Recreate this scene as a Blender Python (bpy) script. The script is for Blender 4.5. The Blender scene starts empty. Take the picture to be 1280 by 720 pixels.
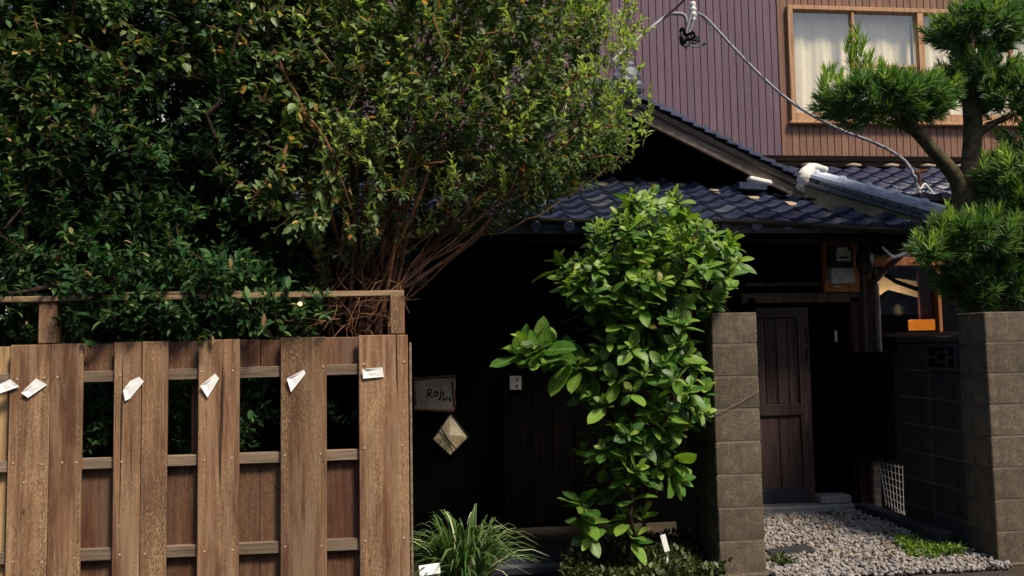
import bpy, math, random
import numpy as np
from mathutils import Vector, Matrix

random.seed(7)
rng = np.random.default_rng(11)
SC = bpy.context.scene
COL = SC.collection
R = math.radians

# ------------------------------------------------------------------ camera
EYE = Vector((0.0, 0.0, 1.5))
YAW, PITCH, ROLL = R(6.5), R(3.9), R(1.0)
FPX = 1050.0
_R0 = Vector((math.cos(YAW), -math.sin(YAW), 0))
_F = Vector((math.sin(YAW)*math.cos(PITCH), math.cos(YAW)*math.cos(PITCH), math.sin(PITCH)))
_U0 = _R0.cross(_F)
_RT = _R0*math.cos(ROLL) - _U0*math.sin(ROLL)
_UP = _U0*math.cos(ROLL) + _R0*math.sin(ROLL)
cd = bpy.data.cameras.new('camera'); cam = bpy.data.objects.new('camera', cd); COL.objects.link(cam)
cd.sensor_width = 36.0; cd.lens = 36.0*FPX/1280.0; cd.clip_start = 0.05; cd.clip_end = 500
m = Matrix.Identity(4)
for i in range(3):
    m[i][0], m[i][1], m[i][2], m[i][3] = _RT[i], _UP[i], -_F[i], EYE[i]
cam.matrix_world = m
SC.camera = cam

def at(px, py, Y):
    """survey helper: where the sight line of a photo point meets the upright plane y = Y"""
    d = _F*FPX + _RT*(px-640) + _UP*(360-py)
    return EYE + d*((Y-EYE.y)/d.y)

# ------------------------------------------------------------------ light
SUN_EL, SUN_AZ = R(53), R(143)          # azimuth clockwise from +y
w = bpy.data.worlds.new('World'); SC.world = w; w.use_nodes = True
nt = w.node_tree; nt.nodes.clear()
sky = nt.nodes.new('ShaderNodeTexSky'); sky.sky_type = 'NISHITA'; sky.sun_disc = False
sky.sun_elevation = SUN_EL; sky.sun_rotation = SUN_AZ; sky.air_density = 1.0; sky.dust_density = 2.0
bgn = nt.nodes.new('ShaderNodeBackground'); bgn.inputs[1].default_value = 0.055
wo = nt.nodes.new('ShaderNodeOutputWorld')
nt.links.new(sky.outputs[0], bgn.inputs[0]); nt.links.new(bgn.outputs[0], wo.inputs[0])
sd = bpy.data.lights.new('sun', 'SUN'); sun = bpy.data.objects.new('sun', sd); COL.objects.link(sun)
sd.energy = 2.2; sd.angle = R(12); sd.color = (1.0, 0.88, 0.72)
sdir = Vector((math.sin(SUN_AZ)*math.cos(SUN_EL), math.cos(SUN_AZ)*math.cos(SUN_EL), math.sin(SUN_EL)))
sun.rotation_euler = sdir.to_track_quat('Z', 'Y').to_euler()
SC.view_settings.view_transform = 'Standard'; SC.view_settings.look = 'None'
SC.view_settings.exposure = 1.4; SC.view_settings.gamma = 1.0; SC.view_settings.use_curve_mapping = False
SC.render.engine = 'CYCLES'
SC.cycles.use_denoising = True
SC.cycles.max_bounces = 6; SC.cycles.diffuse_bounces = 3; SC.cycles.transparent_max_bounces = 12

# ------------------------------------------------------------------ materials
MATS = {}
def nodes_of(name, rough=0.8, spec=0.3):
    mt = bpy.data.materials.new(name); mt.use_nodes = True
    n = mt.node_tree.nodes; l = mt.node_tree.links
    b = n['Principled BSDF']; b.inputs['Roughness'].default_value = rough
    b.inputs['Specular IOR Level'].default_value = spec
    MATS[name] = mt
    return mt, n, l, b
def ramp(n, stops, interp='LINEAR'):
    r = n.new('ShaderNodeValToRGB'); e = r.color_ramp.elements; r.color_ramp.interpolation = interp
    while len(e) > 1: e.remove(e[-1])
    e[0].position = stops[0][0]; e[0].color = (*stops[0][1], 1)
    for p, c in stops[1:]:
        k = e.new(p); k.color = (*c, 1)
    return r
def coords(n, l, scale=(1,1,1), rand=True):
    tc = n.new('ShaderNodeTexCoord'); mp = n.new('ShaderNodeMapping'); mp.inputs['Scale'].default_value = scale
    if rand:
        oi = n.new('ShaderNodeObjectInfo'); mu = n.new('ShaderNodeMath'); mu.operation = 'MULTIPLY'; mu.inputs[1].default_value = 37.0
        ad = n.new('ShaderNodeVectorMath'); ad.operation = 'ADD'
        l.new(oi.outputs['Random'], mu.inputs[0]); l.new(tc.outputs['Object'], ad.inputs[0]); l.new(mu.outputs[0], ad.inputs[1])
        l.new(ad.outputs[0], mp.inputs['Vector'])
    else:
        l.new(tc.outputs['Object'], mp.inputs['Vector'])
    return mp
def noise(n, l, vec, scale=1.0, detail=4.0, rough=0.6, dist=0.0):
    t = n.new('ShaderNodeTexNoise'); t.inputs['Scale'].default_value = scale; t.inputs['Detail'].default_value = detail
    t.inputs['Roughness'].default_value = rough; t.inputs['Distortion'].default_value = dist
    l.new(vec.outputs[0], t.inputs['Vector']); return t
def mix(n, l, a, b, f, mode='MIX'):
    x = n.new('ShaderNodeMix'); x.data_type = 'RGBA'; x.blend_type = mode
    for s, v in ((6, a), (7, b), (0, f)):
        if hasattr(v, 'is_output'): l.new(v, x.inputs[s])
        elif isinstance(v, (int, float)): x.inputs[s].default_value = v
        else: x.inputs[s].default_value = (*v, 1)
    return x.outputs[2]
def bump(n, l, b, h, strength=0.3, dist=0.01):
    bp = n.new('ShaderNodeBump'); bp.inputs['Strength'].default_value = strength; bp.inputs['Distance'].default_value = dist
    l.new(h, bp.inputs['Height']); l.new(bp.outputs[0], b.inputs['Normal'])

def wood(name, dark, mid, light, axis='z', rough=0.85, stain=None, moss=None, vary=0.35, spec=0.2, grain=0.75, knots=False, grey=None):
    mt, n, l, b = nodes_of(name, rough, spec)
    sc = {'z': (70, 70, 2.2), 'x': (2.2, 70, 70), 'y': (70, 2.2, 70)}[axis]
    sb = {'z': (16, 16, 1.0), 'x': (1.0, 16, 16), 'y': (16, 1.0, 16)}[axis]
    g = noise(n, l, coords(n, l, sc), 1, 5, 0.65, 0.6)
    k = noise(n, l, coords(n, l, sb), 1, 6, 0.7, 1.6)
    p = noise(n, l, coords(n, l, (6, 6, 1.3)), 1, 6, 0.65)
    r1 = ramp(n, [(0.25, dark), (0.5, mid), (0.75, light)]); l.new(k.outputs[0], r1.inputs[0])
    r2 = ramp(n, [(0.32, (0.42, 0.40, 0.38)), (0.56, (1, 1, 1))]); l.new(g.outputs[0], r2.inputs[0])
    c = mix(n, l, r1.outputs[0], r2.outputs[0], grain, 'MULTIPLY')
    if stain:
        r3 = ramp(n, [(0.46, (0, 0, 0)), (0.60, (1, 1, 1))]); l.new(p.outputs[0], r3.inputs[0]); c = mix(n, l, c, stain, r3.outputs[0])
    if moss:
        q = noise(n, l, coords(n, l, (9, 9, 1.4)), 1, 6, 0.7); sp2 = noise(n, l, coords(n, l, (150, 150, 60)), 1, 4, 0.8)
        r4 = ramp(n, [(0.42, (0, 0, 0)), (0.68, (1, 1, 1))]); l.new(q.outputs[0], r4.inputs[0])
        r5 = ramp(n, [(0.42, (0, 0, 0)), (0.62, (1, 1, 1))]); l.new(sp2.outputs[0], r5.inputs[0])
        c = mix(n, l, c, moss, mix(n, l, r4.outputs[0], r5.outputs[0], 1.0, 'MULTIPLY'))
    if grey:
        gq = noise(n, l, coords(n, l, (11, 11, 0.9)), 1, 7, 0.7); rg = ramp(n, [(0.50, (0, 0, 0)), (0.64, (0.8, 0.8, 0.8))]); l.new(gq.outputs[0], rg.inputs[0]); c = mix(n, l, c, grey, rg.outputs[0])
    if knots:
        vo = n.new('ShaderNodeTexVoronoi'); vo.inputs['Scale'].default_value = 1.0; vm = coords(n, l, (9, 0.01, 3.2)); l.new(vm.outputs[0], vo.inputs['Vector'])
        rk_ = ramp(n, [(0.02, (1, 1, 1)), (0.07, (0.25, 0.25, 0.25)), (0.12, (0, 0, 0))]); l.new(vo.outputs['Distance'], rk_.inputs[0]); c = mix(n, l, c, (0.035, 0.018, 0.010), rk_.outputs[0])
        cr = noise(n, l, coords(n, l, (45, 45, 0.7)), 1, 3, 0.5); rc = ramp(n, [(0.30, (1, 1, 1)), (0.345, (0, 0, 0))]); l.new(cr.outputs[0], rc.inputs[0]); c = mix(n, l, c, (0.03, 0.017, 0.010), rc.outputs[0])
    oi = n.new('ShaderNodeObjectInfo'); hs = n.new('ShaderNodeHueSaturation'); mr = n.new('ShaderNodeMapRange')
    mr.inputs[3].default_value = 1-vary; mr.inputs[4].default_value = 1+vary
    l.new(oi.outputs['Random'], mr.inputs[0]); l.new(mr.outputs[0], hs.inputs['Value']); l.new(c, hs.inputs['Color'])
    l.new(hs.outputs[0], b.inputs['Base Color'])
    ad = n.new('ShaderNodeMath'); ad.operation = 'ADD'; l.new(g.outputs[0], ad.inputs[0]); l.new(k.outputs[0], ad.inputs[1])
    bump(n, l, b, ad.outputs[0], 0.55, 0.006)
    return mt
def stone(name, c1, c2, c3, speck=120, rough=0.92, bstr=0.5, patch=2.5, streak=None):
    mt, n, l, b = nodes_of(name, rough, 0.2)
    s = noise(n, l, coords(n, l, (1, 1, 1)), speck, 3, 0.8)
    p = noise(n, l, coords(n, l, (1, 1, 1), rand=False), patch, 6, 0.65)
    r1 = ramp(n, [(0.3, c1), (0.52, c2), (0.75, c3)]); l.new(p.outputs[0], r1.inputs[0])
    r2 = ramp(n, [(0.3, (0.45, 0.45, 0.45)), (0.5, (0.95, 0.95, 0.95)), (0.72, (1.5, 1.45, 1.4))]); l.new(s.outputs[0], r2.inputs[0])
    c = mix(n, l, r1.outputs[0], r2.outputs[0], 0.85, 'MULTIPLY')
    if streak:
        q = noise(n, l, coords(n, l, (5, 5, 0.8), rand=False), 1, 5, 0.6)
        r4 = ramp(n, [(0.46, (0, 0, 0)), (0.66, (0.85, 0.85, 0.85))]); l.new(q.outputs[0], r4.inputs[0]); c = mix(n, l, c, streak, r4.outputs[0])
    oi = n.new('ShaderNodeObjectInfo'); hs = n.new('ShaderNodeHueSaturation'); mr = n.new('ShaderNodeMapRange')
    mr.inputs[3].default_value = 0.85; mr.inputs[4].default_value = 1.15
    l.new(oi.outputs['Random'], mr.inputs[0]); l.new(mr.outputs[0], hs.inputs['Value']); l.new(c, hs.inputs['Color'])
    l.new(hs.outputs[0], b.inputs['Base Color'])
    bump(n, l, b, s.outputs[0], bstr, 0.004)
    return mt
def plain(name, col, rough=0.6, spec=0.3, metal=0.0, var=0.25, scale=14):
    mt, n, l, b = nodes_of(name, rough, spec); b.inputs['Metallic'].default_value = metal
    p = noise(n, l, coords(n, l), scale, 5, 0.65)
    lo = tuple(x*(1-var) for x in col); hi = tuple(min(1, x*(1+var)) for x in col)
    r1 = ramp(n, [(0.3, lo), (0.7, hi)]); l.new(p.outputs[0], r1.inputs[0]); l.new(r1.outputs[0], b.inputs['Base Color'])
    bump(n, l, b, p.outputs[0], 0.12, 0.004)
    return mt
def leafmat(name, stops, trans=0.35, rough=0.45, spec=0.35):
    mt, n, l, b = nodes_of(name, rough, spec)
    a = n.new('ShaderNodeAttribute'); a.attribute_name = 'tint'
    r1 = ramp(n, stops); l.new(a.outputs['Fac'], r1.inputs[0])
    l.new(r1.outputs[0], b.inputs['Base Color'])
    t = n.new('ShaderNodeBsdfTranslucent'); c2 = mix(n, l, r1.outputs[0], (1.25, 1.35, 0.6), 1.0, 'MULTIPLY'); l.new(c2, t.inputs['Color'])
    ms = n.new('ShaderNodeMixShader'); ms.inputs[0].default_value = trans
    l.new(b.outputs[0], ms.inputs[1]); l.new(t.outputs[0], ms.inputs[2]); l.new(ms.outputs[0], n['Material Output'].inputs['Surface'])
    return mt
def big_leafmat(name, stops):
    mt, n, l, b = nodes_of(name, 0.42, 0.4)
    oi = n.new('ShaderNodeObjectInfo'); a = n.new('ShaderNodeAttribute'); a.attribute_name = 'tint'
    ad = n.new('ShaderNodeMath'); ad.operation = 'ADD'; l.new(oi.outputs['Random'], ad.inputs[0]); l.new(a.outputs['Fac'], ad.inputs[1])
    fr = n.new('ShaderNodeMath'); fr.operation = 'FRACT'; l.new(ad.outputs[0], fr.inputs[0])
    r1 = ramp(n, stops); l.new(fr.outputs[0], r1.inputs[0])
    uv = n.new('ShaderNodeUVMap'); sp = n.new('ShaderNodeSeparateXYZ'); l.new(uv.outputs[0], sp.inputs[0])
    # midrib and side veins
    ab = n.new('ShaderNodeMath'); ab.operation = 'ABSOLUTE'; l.new(sp.outputs[0], ab.inputs[0])
    rb = ramp(n, [(0.0, (1, 1, 1)), (0.09, (0, 0, 0))]); l.new(ab.outputs[0], rb.inputs[0])
    wv = n.new('ShaderNodeMath'); wv.operation = 'MULTIPLY_ADD'; wv.inputs[1].default_value = -0.35; l.new(ab.outputs[0], wv.inputs[0]); l.new(sp.outputs[1], wv.inputs[2])
    sn = n.new('ShaderNodeMath'); sn.operation = 'MULTIPLY'; sn.inputs[1].default_value = 52; l.new(wv.outputs[0], sn.inputs[0])
    si = n.new('ShaderNodeMath'); si.operation = 'SINE'; l.new(sn.outputs[0], si.inputs[0])
    rv = ramp(n, [(0.75, (0, 0, 0)), (1.0, (0.5, 0.5, 0.5))]); l.new(si.outputs[0], rv.inputs[0])
    c = mix(n, l, r1.outputs[0], (0.20, 0.32, 0.09), rv.outputs[0])
    c = mix(n, l, c, (0.24, 0.36, 0.12), rb.outputs[0])
    no = noise(n, l, coords(n, l), 22, 4, 0.6); rn = ramp(n, [(0.3, (0.75, 0.75, 0.75)), (0.7, (1.15, 1.15, 1.1))]); l.new(no.outputs[0], rn.inputs[0])
    c = mix(n, l, c, rn.outputs[0], 1.0, 'MULTIPLY')
    l.new(c, b.inputs['Base Color']); bump(n, l, b, si.outputs[0], 0.12, 0.004)
    t = n.new('ShaderNodeBsdfTranslucent'); c2 = mix(n, l, c, (1.3, 1.35, 0.5), 1.0, 'MULTIPLY'); l.new(c2, t.inputs['Color'])
    ms = n.new('ShaderNodeMixShader'); ms.inputs[0].default_value = 0.35
    l.new(b.outputs[0], ms.inputs[1]); l.new(t.outputs[0], ms.inputs[2]); l.new(ms.outputs[0], n['Material Output'].inputs['Surface'])
    return mt
def glassmat(name, tint=(0.9, 0.95, 0.95), f=0.12):
    mt, n, l, b = nodes_of(name)
    tr = n.new('ShaderNodeBsdfTransparent'); tr.inputs[0].default_value = (*tint, 1)
    gl = n.new('ShaderNodeBsdfGlossy'); gl.inputs['Roughness'].default_value = 0.03
    lw = n.new('ShaderNodeLayerWeight'); lw.inputs[0].default_value = 0.5
    pw2 = n.new('ShaderNodeMath'); pw2.operation = 'POWER'; pw2.inputs[1].default_value = 5; l.new(lw.outputs['Facing'], pw2.inputs[0])
    ad = n.new('ShaderNodeMath'); ad.operation = 'MULTIPLY_ADD'; ad.inputs[1].default_value = 0.85; ad.inputs[2].default_value = 0.045+f; l.new(pw2.outputs[0], ad.inputs[0])
    ms = n.new('ShaderNodeMixShader'); l.new(ad.outputs[0], ms.inputs[0]); l.new(tr.outputs[0], ms.inputs[1]); l.new(gl.outputs[0], ms.inputs[2])
    l.new(ms.outputs[0], n['Material Output'].inputs['Surface']); return mt
def emit(name, col, s):
    mt, n, l, b = nodes_of(name); b.inputs['Base Color'].default_value = (*col, 1)
    b.inputs['Emission Color'].default_value = (*col, 1); b.inputs['Emission Strength'].default_value = s; return mt

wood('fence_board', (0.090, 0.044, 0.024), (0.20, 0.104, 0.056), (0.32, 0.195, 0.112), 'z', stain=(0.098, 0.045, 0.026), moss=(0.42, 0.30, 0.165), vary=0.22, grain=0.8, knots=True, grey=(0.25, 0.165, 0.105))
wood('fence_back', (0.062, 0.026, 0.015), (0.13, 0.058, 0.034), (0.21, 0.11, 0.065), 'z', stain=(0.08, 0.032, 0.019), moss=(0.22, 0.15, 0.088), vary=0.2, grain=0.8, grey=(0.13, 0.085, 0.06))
wood('fence_rail', (0.10, 0.07, 0.048), (0.20, 0.148, 0.103), (0.31, 0.24, 0.175), 'x', vary=0.15)
wood('rail_warm', (0.13, 0.08, 0.045), (0.24, 0.16, 0.092), (0.36, 0.26, 0.16), 'x', vary=0.1)
wood('new_board', (0.33, 0.20, 0.09), (0.46, 0.30, 0.15), (0.56, 0.40, 0.22), 'z', vary=0.1)
wood('old_wood_shaded', (0.0008, 0.0006, 0.0006), (0.0016, 0.0012, 0.0011), (0.0034, 0.0024, 0.002), 'z', 0.9, vary=0.2, spec=0.03)  # dark timber, blackened further: the passage's missing light is put into the colour
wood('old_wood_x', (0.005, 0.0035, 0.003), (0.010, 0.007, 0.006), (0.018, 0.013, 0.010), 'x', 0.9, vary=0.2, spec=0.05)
wood('door_wood', (0.026, 0.016, 0.014), (0.056, 0.035, 0.031), (0.105, 0.068, 0.060), 'z', 0.6, vary=0.2)
wood('red_wood', (0.025, 0.008, 0.008), (0.048, 0.016, 0.014), (0.08, 0.03, 0.024), 'z', 0.6, vary=0.1)
wood('post_wood', (0.05, 0.033, 0.024), (0.10, 0.07, 0.05), (0.17, 0.125, 0.092), 'z', vary=0.1)
wood('barge_wood', (0.10, 0.075, 0.058), (0.20, 0.155, 0.12), (0.32, 0.255, 0.205), 'x', vary=0.1)
wood('meter_board', (0.17, 0.06, 0.024), (0.29, 0.11, 0.045), (0.40, 0.18, 0.08), 'z', vary=0.05)
wood('meter_plate', (0.28, 0.10, 0.04), (0.44, 0.175, 0.07), (0.56, 0.26, 0.12), 'z', vary=0.05)
wood('frame_wood', (0.28, 0.15, 0.075), (0.42, 0.235, 0.125), (0.52, 0.31, 0.18), 'z', 0.5, vary=0.06)
wood('siding_purple', (0.100, 0.062, 0.082), (0.126, 0.078, 0.102), (0.155, 0.100, 0.126), 'z', 0.55, stain=(0.105, 0.067, 0.095), vary=0.06, grain=0.5)
wood('siding_brown', (0.155, 0.080, 0.053), (0.205, 0.108, 0.070), (0.26, 0.142, 0.096), 'z', 0.55, stain=(0.16, 0.083, 0.058), vary=0.08, grain=0.5)
stone('block', (0.052, 0.041, 0.030), (0.115, 0.092, 0.066), (0.185, 0.15, 0.108), 62, bstr=0.9, patch=4.5, streak=(0.045, 0.038, 0.032))
stone('dark_block', (0.018, 0.018, 0.022), (0.036, 0.036, 0.040), (0.065, 0.062, 0.060), 150, streak=(0.010, 0.011, 0.015))
stone('mortar', (0.085, 0.07, 0.054), (0.13, 0.108, 0.083), (0.18, 0.152, 0.12), 200)
stone('concrete', (0.13, 0.13, 0.13), (0.20, 0.20, 0.20), (0.27, 0.27, 0.26), 90)
stone('asphalt', (0.04, 0.04, 0.042), (0.055, 0.055, 0.056), (0.075, 0.073, 0.07), 160, patch=0.7)
stone('soil', (0.022, 0.017, 0.013), (0.04, 0.03, 0.022), (0.065, 0.05, 0.037), 60, patch=1.5)
stone('gravel_stone', (0.12, 0.107, 0.097), (0.28, 0.256, 0.237), (0.47, 0.437, 0.41), 45, 0.8, 0.2, patch=22)
stone('plaster', (0.22, 0.165, 0.10), (0.31, 0.24, 0.155), (0.39, 0.31, 0.21), 60)
plain('white_plaster', (0.66, 0.64, 0.60), 0.8, 0.2, var=0.12, scale=12)
stone('neighbour_wall', (0.34, 0.36, 0.38), (0.42, 0.44, 0.46), (0.5, 0.52, 0.54), 80, patch=1.2)
plain('tile', (0.030, 0.038, 0.074), 0.30, 0.7, var=0.45, scale=16)
plain('tile_worn', (0.06, 0.066, 0.088), 0.5, 0.45, var=0.3, scale=25)
plain('ridge_tile', (0.46, 0.50, 0.61), 0.5, 0.4, var=0.25, scale=20)
plain('black', (0.0015, 0.0015, 0.0018), 0.9, 0.05)
plain('black_plastic', (0.012, 0.012, 0.013), 0.35, 0.5)
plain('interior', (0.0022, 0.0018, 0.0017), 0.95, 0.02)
plain('grey_plastic', (0.46, 0.46, 0.44), 0.45, 0.4)
plain('switch_plate', (0.12, 0.12, 0.115), 0.5, 0.3)
plain('wire_dull', (0.16, 0.13, 0.095), 0.7, 0.2)
plain('meter_face', (0.5, 0.5, 0.47), 0.5, 0.4, var=0.4, scale=40)
plain('pipe', (0.12, 0.085, 0.08), 0.45, 0.45)
plain('gutter', (0.022, 0.017, 0.015), 0.5, 0.4, var=0.4)
plain('gutter_green', (0.018, 0.026, 0.023), 0.5, 0.4, var=0.4)
plain('paper', (0.80, 0.79, 0.77), 0.7, 0.2, var=0.06)
plain('cream', (0.62, 0.50, 0.34), 0.8, 0.1, var=0.1)
plain('curtain', (0.80, 0.72, 0.56), 0.9, 0.1, var=0.06)
plain('ink', (0.012, 0.010, 0.010), 0.6, 0.2)
plain('sign_paint', (0.17, 0.15, 0.12), 0.7, 0.2, var=0.35, scale=11)
plain('rust', (0.09, 0.035, 0.018), 0.85, 0.2, var=0.5, scale=30)
plain('white_metal', (0.62, 0.62, 0.60), 0.4, 0.5, var=0.1)
plain('cable_grey', (0.19, 0.19, 0.20), 0.5, 0.4, var=0.2)
plain('cable_dark', (0.05, 0.05, 0.055), 0.5, 0.4)
plain('cable_teal', (0.06, 0.11, 0.12), 0.5, 0.4)
plain('porcelain', (0.5, 0.49, 0.46), 0.2, 0.6, var=0.1)
plain('nail', (0.62, 0.50, 0.36), 0.4, 0.6, metal=0.3)
plain('bark_dark', (0.03, 0.02, 0.014), 0.9, 0.1, var=0.6, scale=30)
plain('bark_red', (0.20, 0.10, 0.052), 0.9, 0.15, var=0.6, scale=30)
plain('bark_pine', (0.075, 0.062, 0.038), 0.95, 0.1, var=0.7, scale=18)
plain('stem_green', (0.12, 0.13, 0.05), 0.7, 0.3, var=0.4)
plain('slate', (0.022, 0.025, 0.038), 0.6, 0.4)
plain('bracket', (0.55, 0.52, 0.50), 0.5, 0.4)
plain('net', (0.30, 0.28, 0.255), 0.5, 0.4)
leafmat('leaf_hedge', [(0, (0.012, 0.042, 0.012)), (0.5, (0.027, 0.076, 0.022)), (0.85, (0.052, 0.115, 0.034)), (0.97, (0.12, 0.20, 0.06)), (1, (0.28, 0.16, 0.08))], 0.25, 0.55, 0.16)
leafmat('leaf_arch', [(0, (0.045, 0.085, 0.034)), (0.5, (0.098, 0.158, 0.062)), (0.85, (0.172, 0.238, 0.098)), (0.955, (0.28, 0.34, 0.13)), (0.965, (0.45, 0.29, 0.07)), (1, (0.45, 0.20, 0.05))], 0.45, 0.5, 0.25)
leafmat('leaf_arch_tip', [(0, (0.22, 0.30, 0.065)), (1, (0.36, 0.45, 0.11))], 0.45)
leafmat('leaf_vine', [(0, (0.055, 0.105, 0.036)), (0.6, (0.125, 0.195, 0.065)), (0.92, (0.22, 0.285, 0.10)), (0.95, (0.5, 0.33, 0.08)), (1, (0.52, 0.32, 0.08))], 0.35)
leafmat('needle', [(0, (0.036, 0.095, 0.026)), (0.6, (0.085, 0.18, 0.046)), (1, (0.17, 0.28, 0.075))], 0.35, 0.5)
leafmat('needle_new', [(0, (0.18, 0.30, 0.05)), (1, (0.32, 0.45, 0.09))], 0.38, 0.5)
leafmat('blade', [(0, (0.03, 0.085, 0.02)), (0.55, (0.07, 0.15, 0.03)), (0.7, (0.26, 0.32, 0.14)), (1, (0.52, 0.54, 0.32))], 0.25)
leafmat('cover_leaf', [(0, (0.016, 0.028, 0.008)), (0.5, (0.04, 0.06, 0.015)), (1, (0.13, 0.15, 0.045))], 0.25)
leafmat('dry_leaf', [(0, (0.06, 0.035, 0.015)), (1, (0.20, 0.12, 0.04))], 0.1, 0.8, 0.1)
leafmat('weed_leaf', [(0, (0.06, 0.13, 0.02)), (1, (0.20, 0.31, 0.05))], 0.3)
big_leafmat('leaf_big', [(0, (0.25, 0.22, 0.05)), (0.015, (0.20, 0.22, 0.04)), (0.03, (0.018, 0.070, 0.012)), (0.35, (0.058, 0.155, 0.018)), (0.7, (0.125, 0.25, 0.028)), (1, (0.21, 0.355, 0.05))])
big_leafmat('leaf_new_lit', [(0, (0.20, 0.34, 0.035)), (1, (0.36, 0.48, 0.075))])  # young-leaf green; light on the shrub top is put into it
glassmat('glass', (0.96, 0.96, 0.93), 0.05)
glassmat('glass_dark', (0.8, 0.8, 0.77), 0.0)
emit('lamp_orange', (1.0, 0.27, 0.02), 0.30); MATS['lamp_orange'].node_tree.nodes['Principled BSDF'].inputs['Base Color'].default_value = (0.12, 0.05, 0.02, 1)
emit('bulb', (1.0, 0.50, 0.14), 3)

# ------------------------------------------------------------------ mesh helpers
WO = {}
def link(o, parent=None, world=Vector((0, 0, 0))):
    COL.objects.link(o); world = Vector(world)
    if parent is not None:
        o.parent = parent; o.location = world - WO[parent.name]
    else:
        o.location = world
    WO[o.name] = world
    return o
def tag(o, label, cat, group=None, kind=None):
    o['label'] = label; o['category'] = cat
    if group: o['group'] = group
    if kind: o['kind'] = kind
    return o
def thing(name, loc, label, cat, group=None):
    o = bpy.data.objects.new(name, None); o.empty_display_size = 0.1
    link(o, None, loc); return tag(o, label, cat, group)
class MB:
    def __init__(s): s.v = []; s.f = []
    def add(s, vs, fs):
        k = len(s.v); s.v += [tuple(x) for x in vs]; s.f += [tuple(i+k for i in f) for f in fs]; return s
    def box(s, a, b):
        x0, y0, z0 = a; x1, y1, z1 = b
        return s.add([(x0,y0,z0),(x1,y0,z0),(x1,y1,z0),(x0,y1,z0),(x0,y0,z1),(x1,y0,z1),(x1,y1,z1),(x0,y1,z1)],
                     [(0,3,2,1),(4,5,6,7),(0,1,5,4),(1,2,6,5),(2,3,7,6),(3,0,4,7)])
    def chamfer(s, a, b, c=0.004):
        a = Vector(a); b = Vector(b); ce = (a+b)/2; h = (b-a)/2
        vs = []; idx = {}
        for sx in (-1, 1):
            for sy in (-1, 1):
                for sz in (-1, 1):
                    S = (sx, sy, sz)
                    for ax in range(3):
                        p = [ce[i]+S[i]*(h[i]-(0 if i == ax else c)) for i in range(3)]
                        idx[(S, ax)] = len(vs); vs.append(p)
        fs = []
        def orient(q):
            pts = [Vector(vs[i]) for i in q]; nn = (pts[1]-pts[0]).cross(pts[2]-pts[0]); cc = sum(pts, Vector())/len(pts)-ce
            return tuple(q) if nn.dot(cc) > 0 else tuple(reversed(q))
        for ax in range(3):
            o1, o2 = [i for i in range(3) if i != ax]
            for sg in (-1, 1):
                q = []
                for p1, p2 in ((-1,-1),(1,-1),(1,1),(-1,1)):
                    S = [0,0,0]; S[ax] = sg; S[o1] = p1; S[o2] = p2; q.append(idx[(tuple(S), ax)])
                fs.append(orient(q))
            for p1 in (-1, 1):
                for p2 in (-1, 1):
                    S1 = [0,0,0]; S1[ax] = -1; S1[o1] = p1; S1[o2] = p2; S2 = list(S1); S2[ax] = 1
                    fs.append(orient([idx[(tuple(S1), o1)], idx[(tuple(S2), o1)], idx[(tuple(S2), o2)], idx[(tuple(S1), o2)]]))
        for sx in (-1, 1):
            for sy in (-1, 1):
                for sz in (-1, 1): fs.append(orient([idx[((sx,sy,sz), k)] for k in range(3)]))
        return s.add(vs, fs)
    def tube(s, pts, r, n=8, cap=True, smooth=0):
        pts = [Vector(p) for p in pts]
        if smooth and len(pts) > 2:
            q = []; P = [pts[0]*2-pts[1]]+pts+[pts[-1]*2-pts[-2]]
            for i in range(1, len(P)-2):
                for k in range(smooth):
                    t = k/smooth; a, b, c, d = P[i-1:i+3]
                    q.append(0.5*((2*b)+(c-a)*t+(2*a-5*b+4*c-d)*t*t+(3*b-a-3*c+d)*t**3))
            q.append(pts[-1]); pts = q
        N = len(pts); rs = [r(i/(N-1)) if callable(r) else r for i in range(N)]
        ref = Vector((0.31, 0.17, 0.93)); vs = []
        for i, p in enumerate(pts):
            d = (pts[min(i+1, N-1)]-pts[max(i-1, 0)]).normalized()
            u = d.cross(ref)
            if u.length < 0.1: u = d.cross(Vector((1, 0, 0)))
            u.normalize(); v = d.cross(u)
            for k in range(n):
                a = 2*math.pi*k/n; vs.append(p+(u*math.cos(a)+v*math.sin(a))*rs[i])
        fs = [(i*n+k, i*n+(k+1) % n, (i+1)*n+(k+1) % n, (i+1)*n+k) for i in range(N-1) for k in range(n)]
        if cap: fs += [tuple(reversed(range(n))), tuple((N-1)*n+k for k in range(n))]
        return s.add(vs, fs)
    def lathe(s, c, prof, n=14, axis='z'):
        vs = []
        for r_, h in prof:
            for k in range(n):
                a = 2*math.pi*k/n; p = (r_*math.cos(a), r_*math.sin(a), h)
                if axis == 'y': p = (p[0], p[2], p[1])
                vs.append((c[0]+p[0], c[1]+p[1], c[2]+p[2]))
        N = len(prof)
        fs = [(i*n+k, i*n+(k+1) % n, (i+1)*n+(k+1) % n, (i+1)*n+k) for i in range(N-1) for k in range(n)]
        fs += [tuple(reversed(range(n))), tuple((N-1)*n+k for k in range(n))]
        return s.add(vs, fs)
    def mesh(s, name, mat, smooth=False):
        me = bpy.data.meshes.new(name); me.from_pydata(s.v, [], s.f); me.update()
        if mat: me.materials.append(MATS[mat])
        if smooth: me.polygons.foreach_set('use_smooth', [True]*len(me.polygons))
        return me
    def build(s, name, mat, parent=None, origin=None, smooth=False, kind=None):
        """vertices are given in world space; origin = where the object's pivot goes"""
        if origin is None:
            A = np.array(s.v); origin = Vector((A.min(0)+A.max(0))/2)
        origin = Vector(origin)
        s.v = [tuple(Vector(p)-origin) for p in s.v]
        o = bpy.data.objects.new(name, s.mesh(name, mat, smooth)); link(o, parent, origin)
        if kind: o['kind'] = kind
        return o
_CACHE = {}
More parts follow.
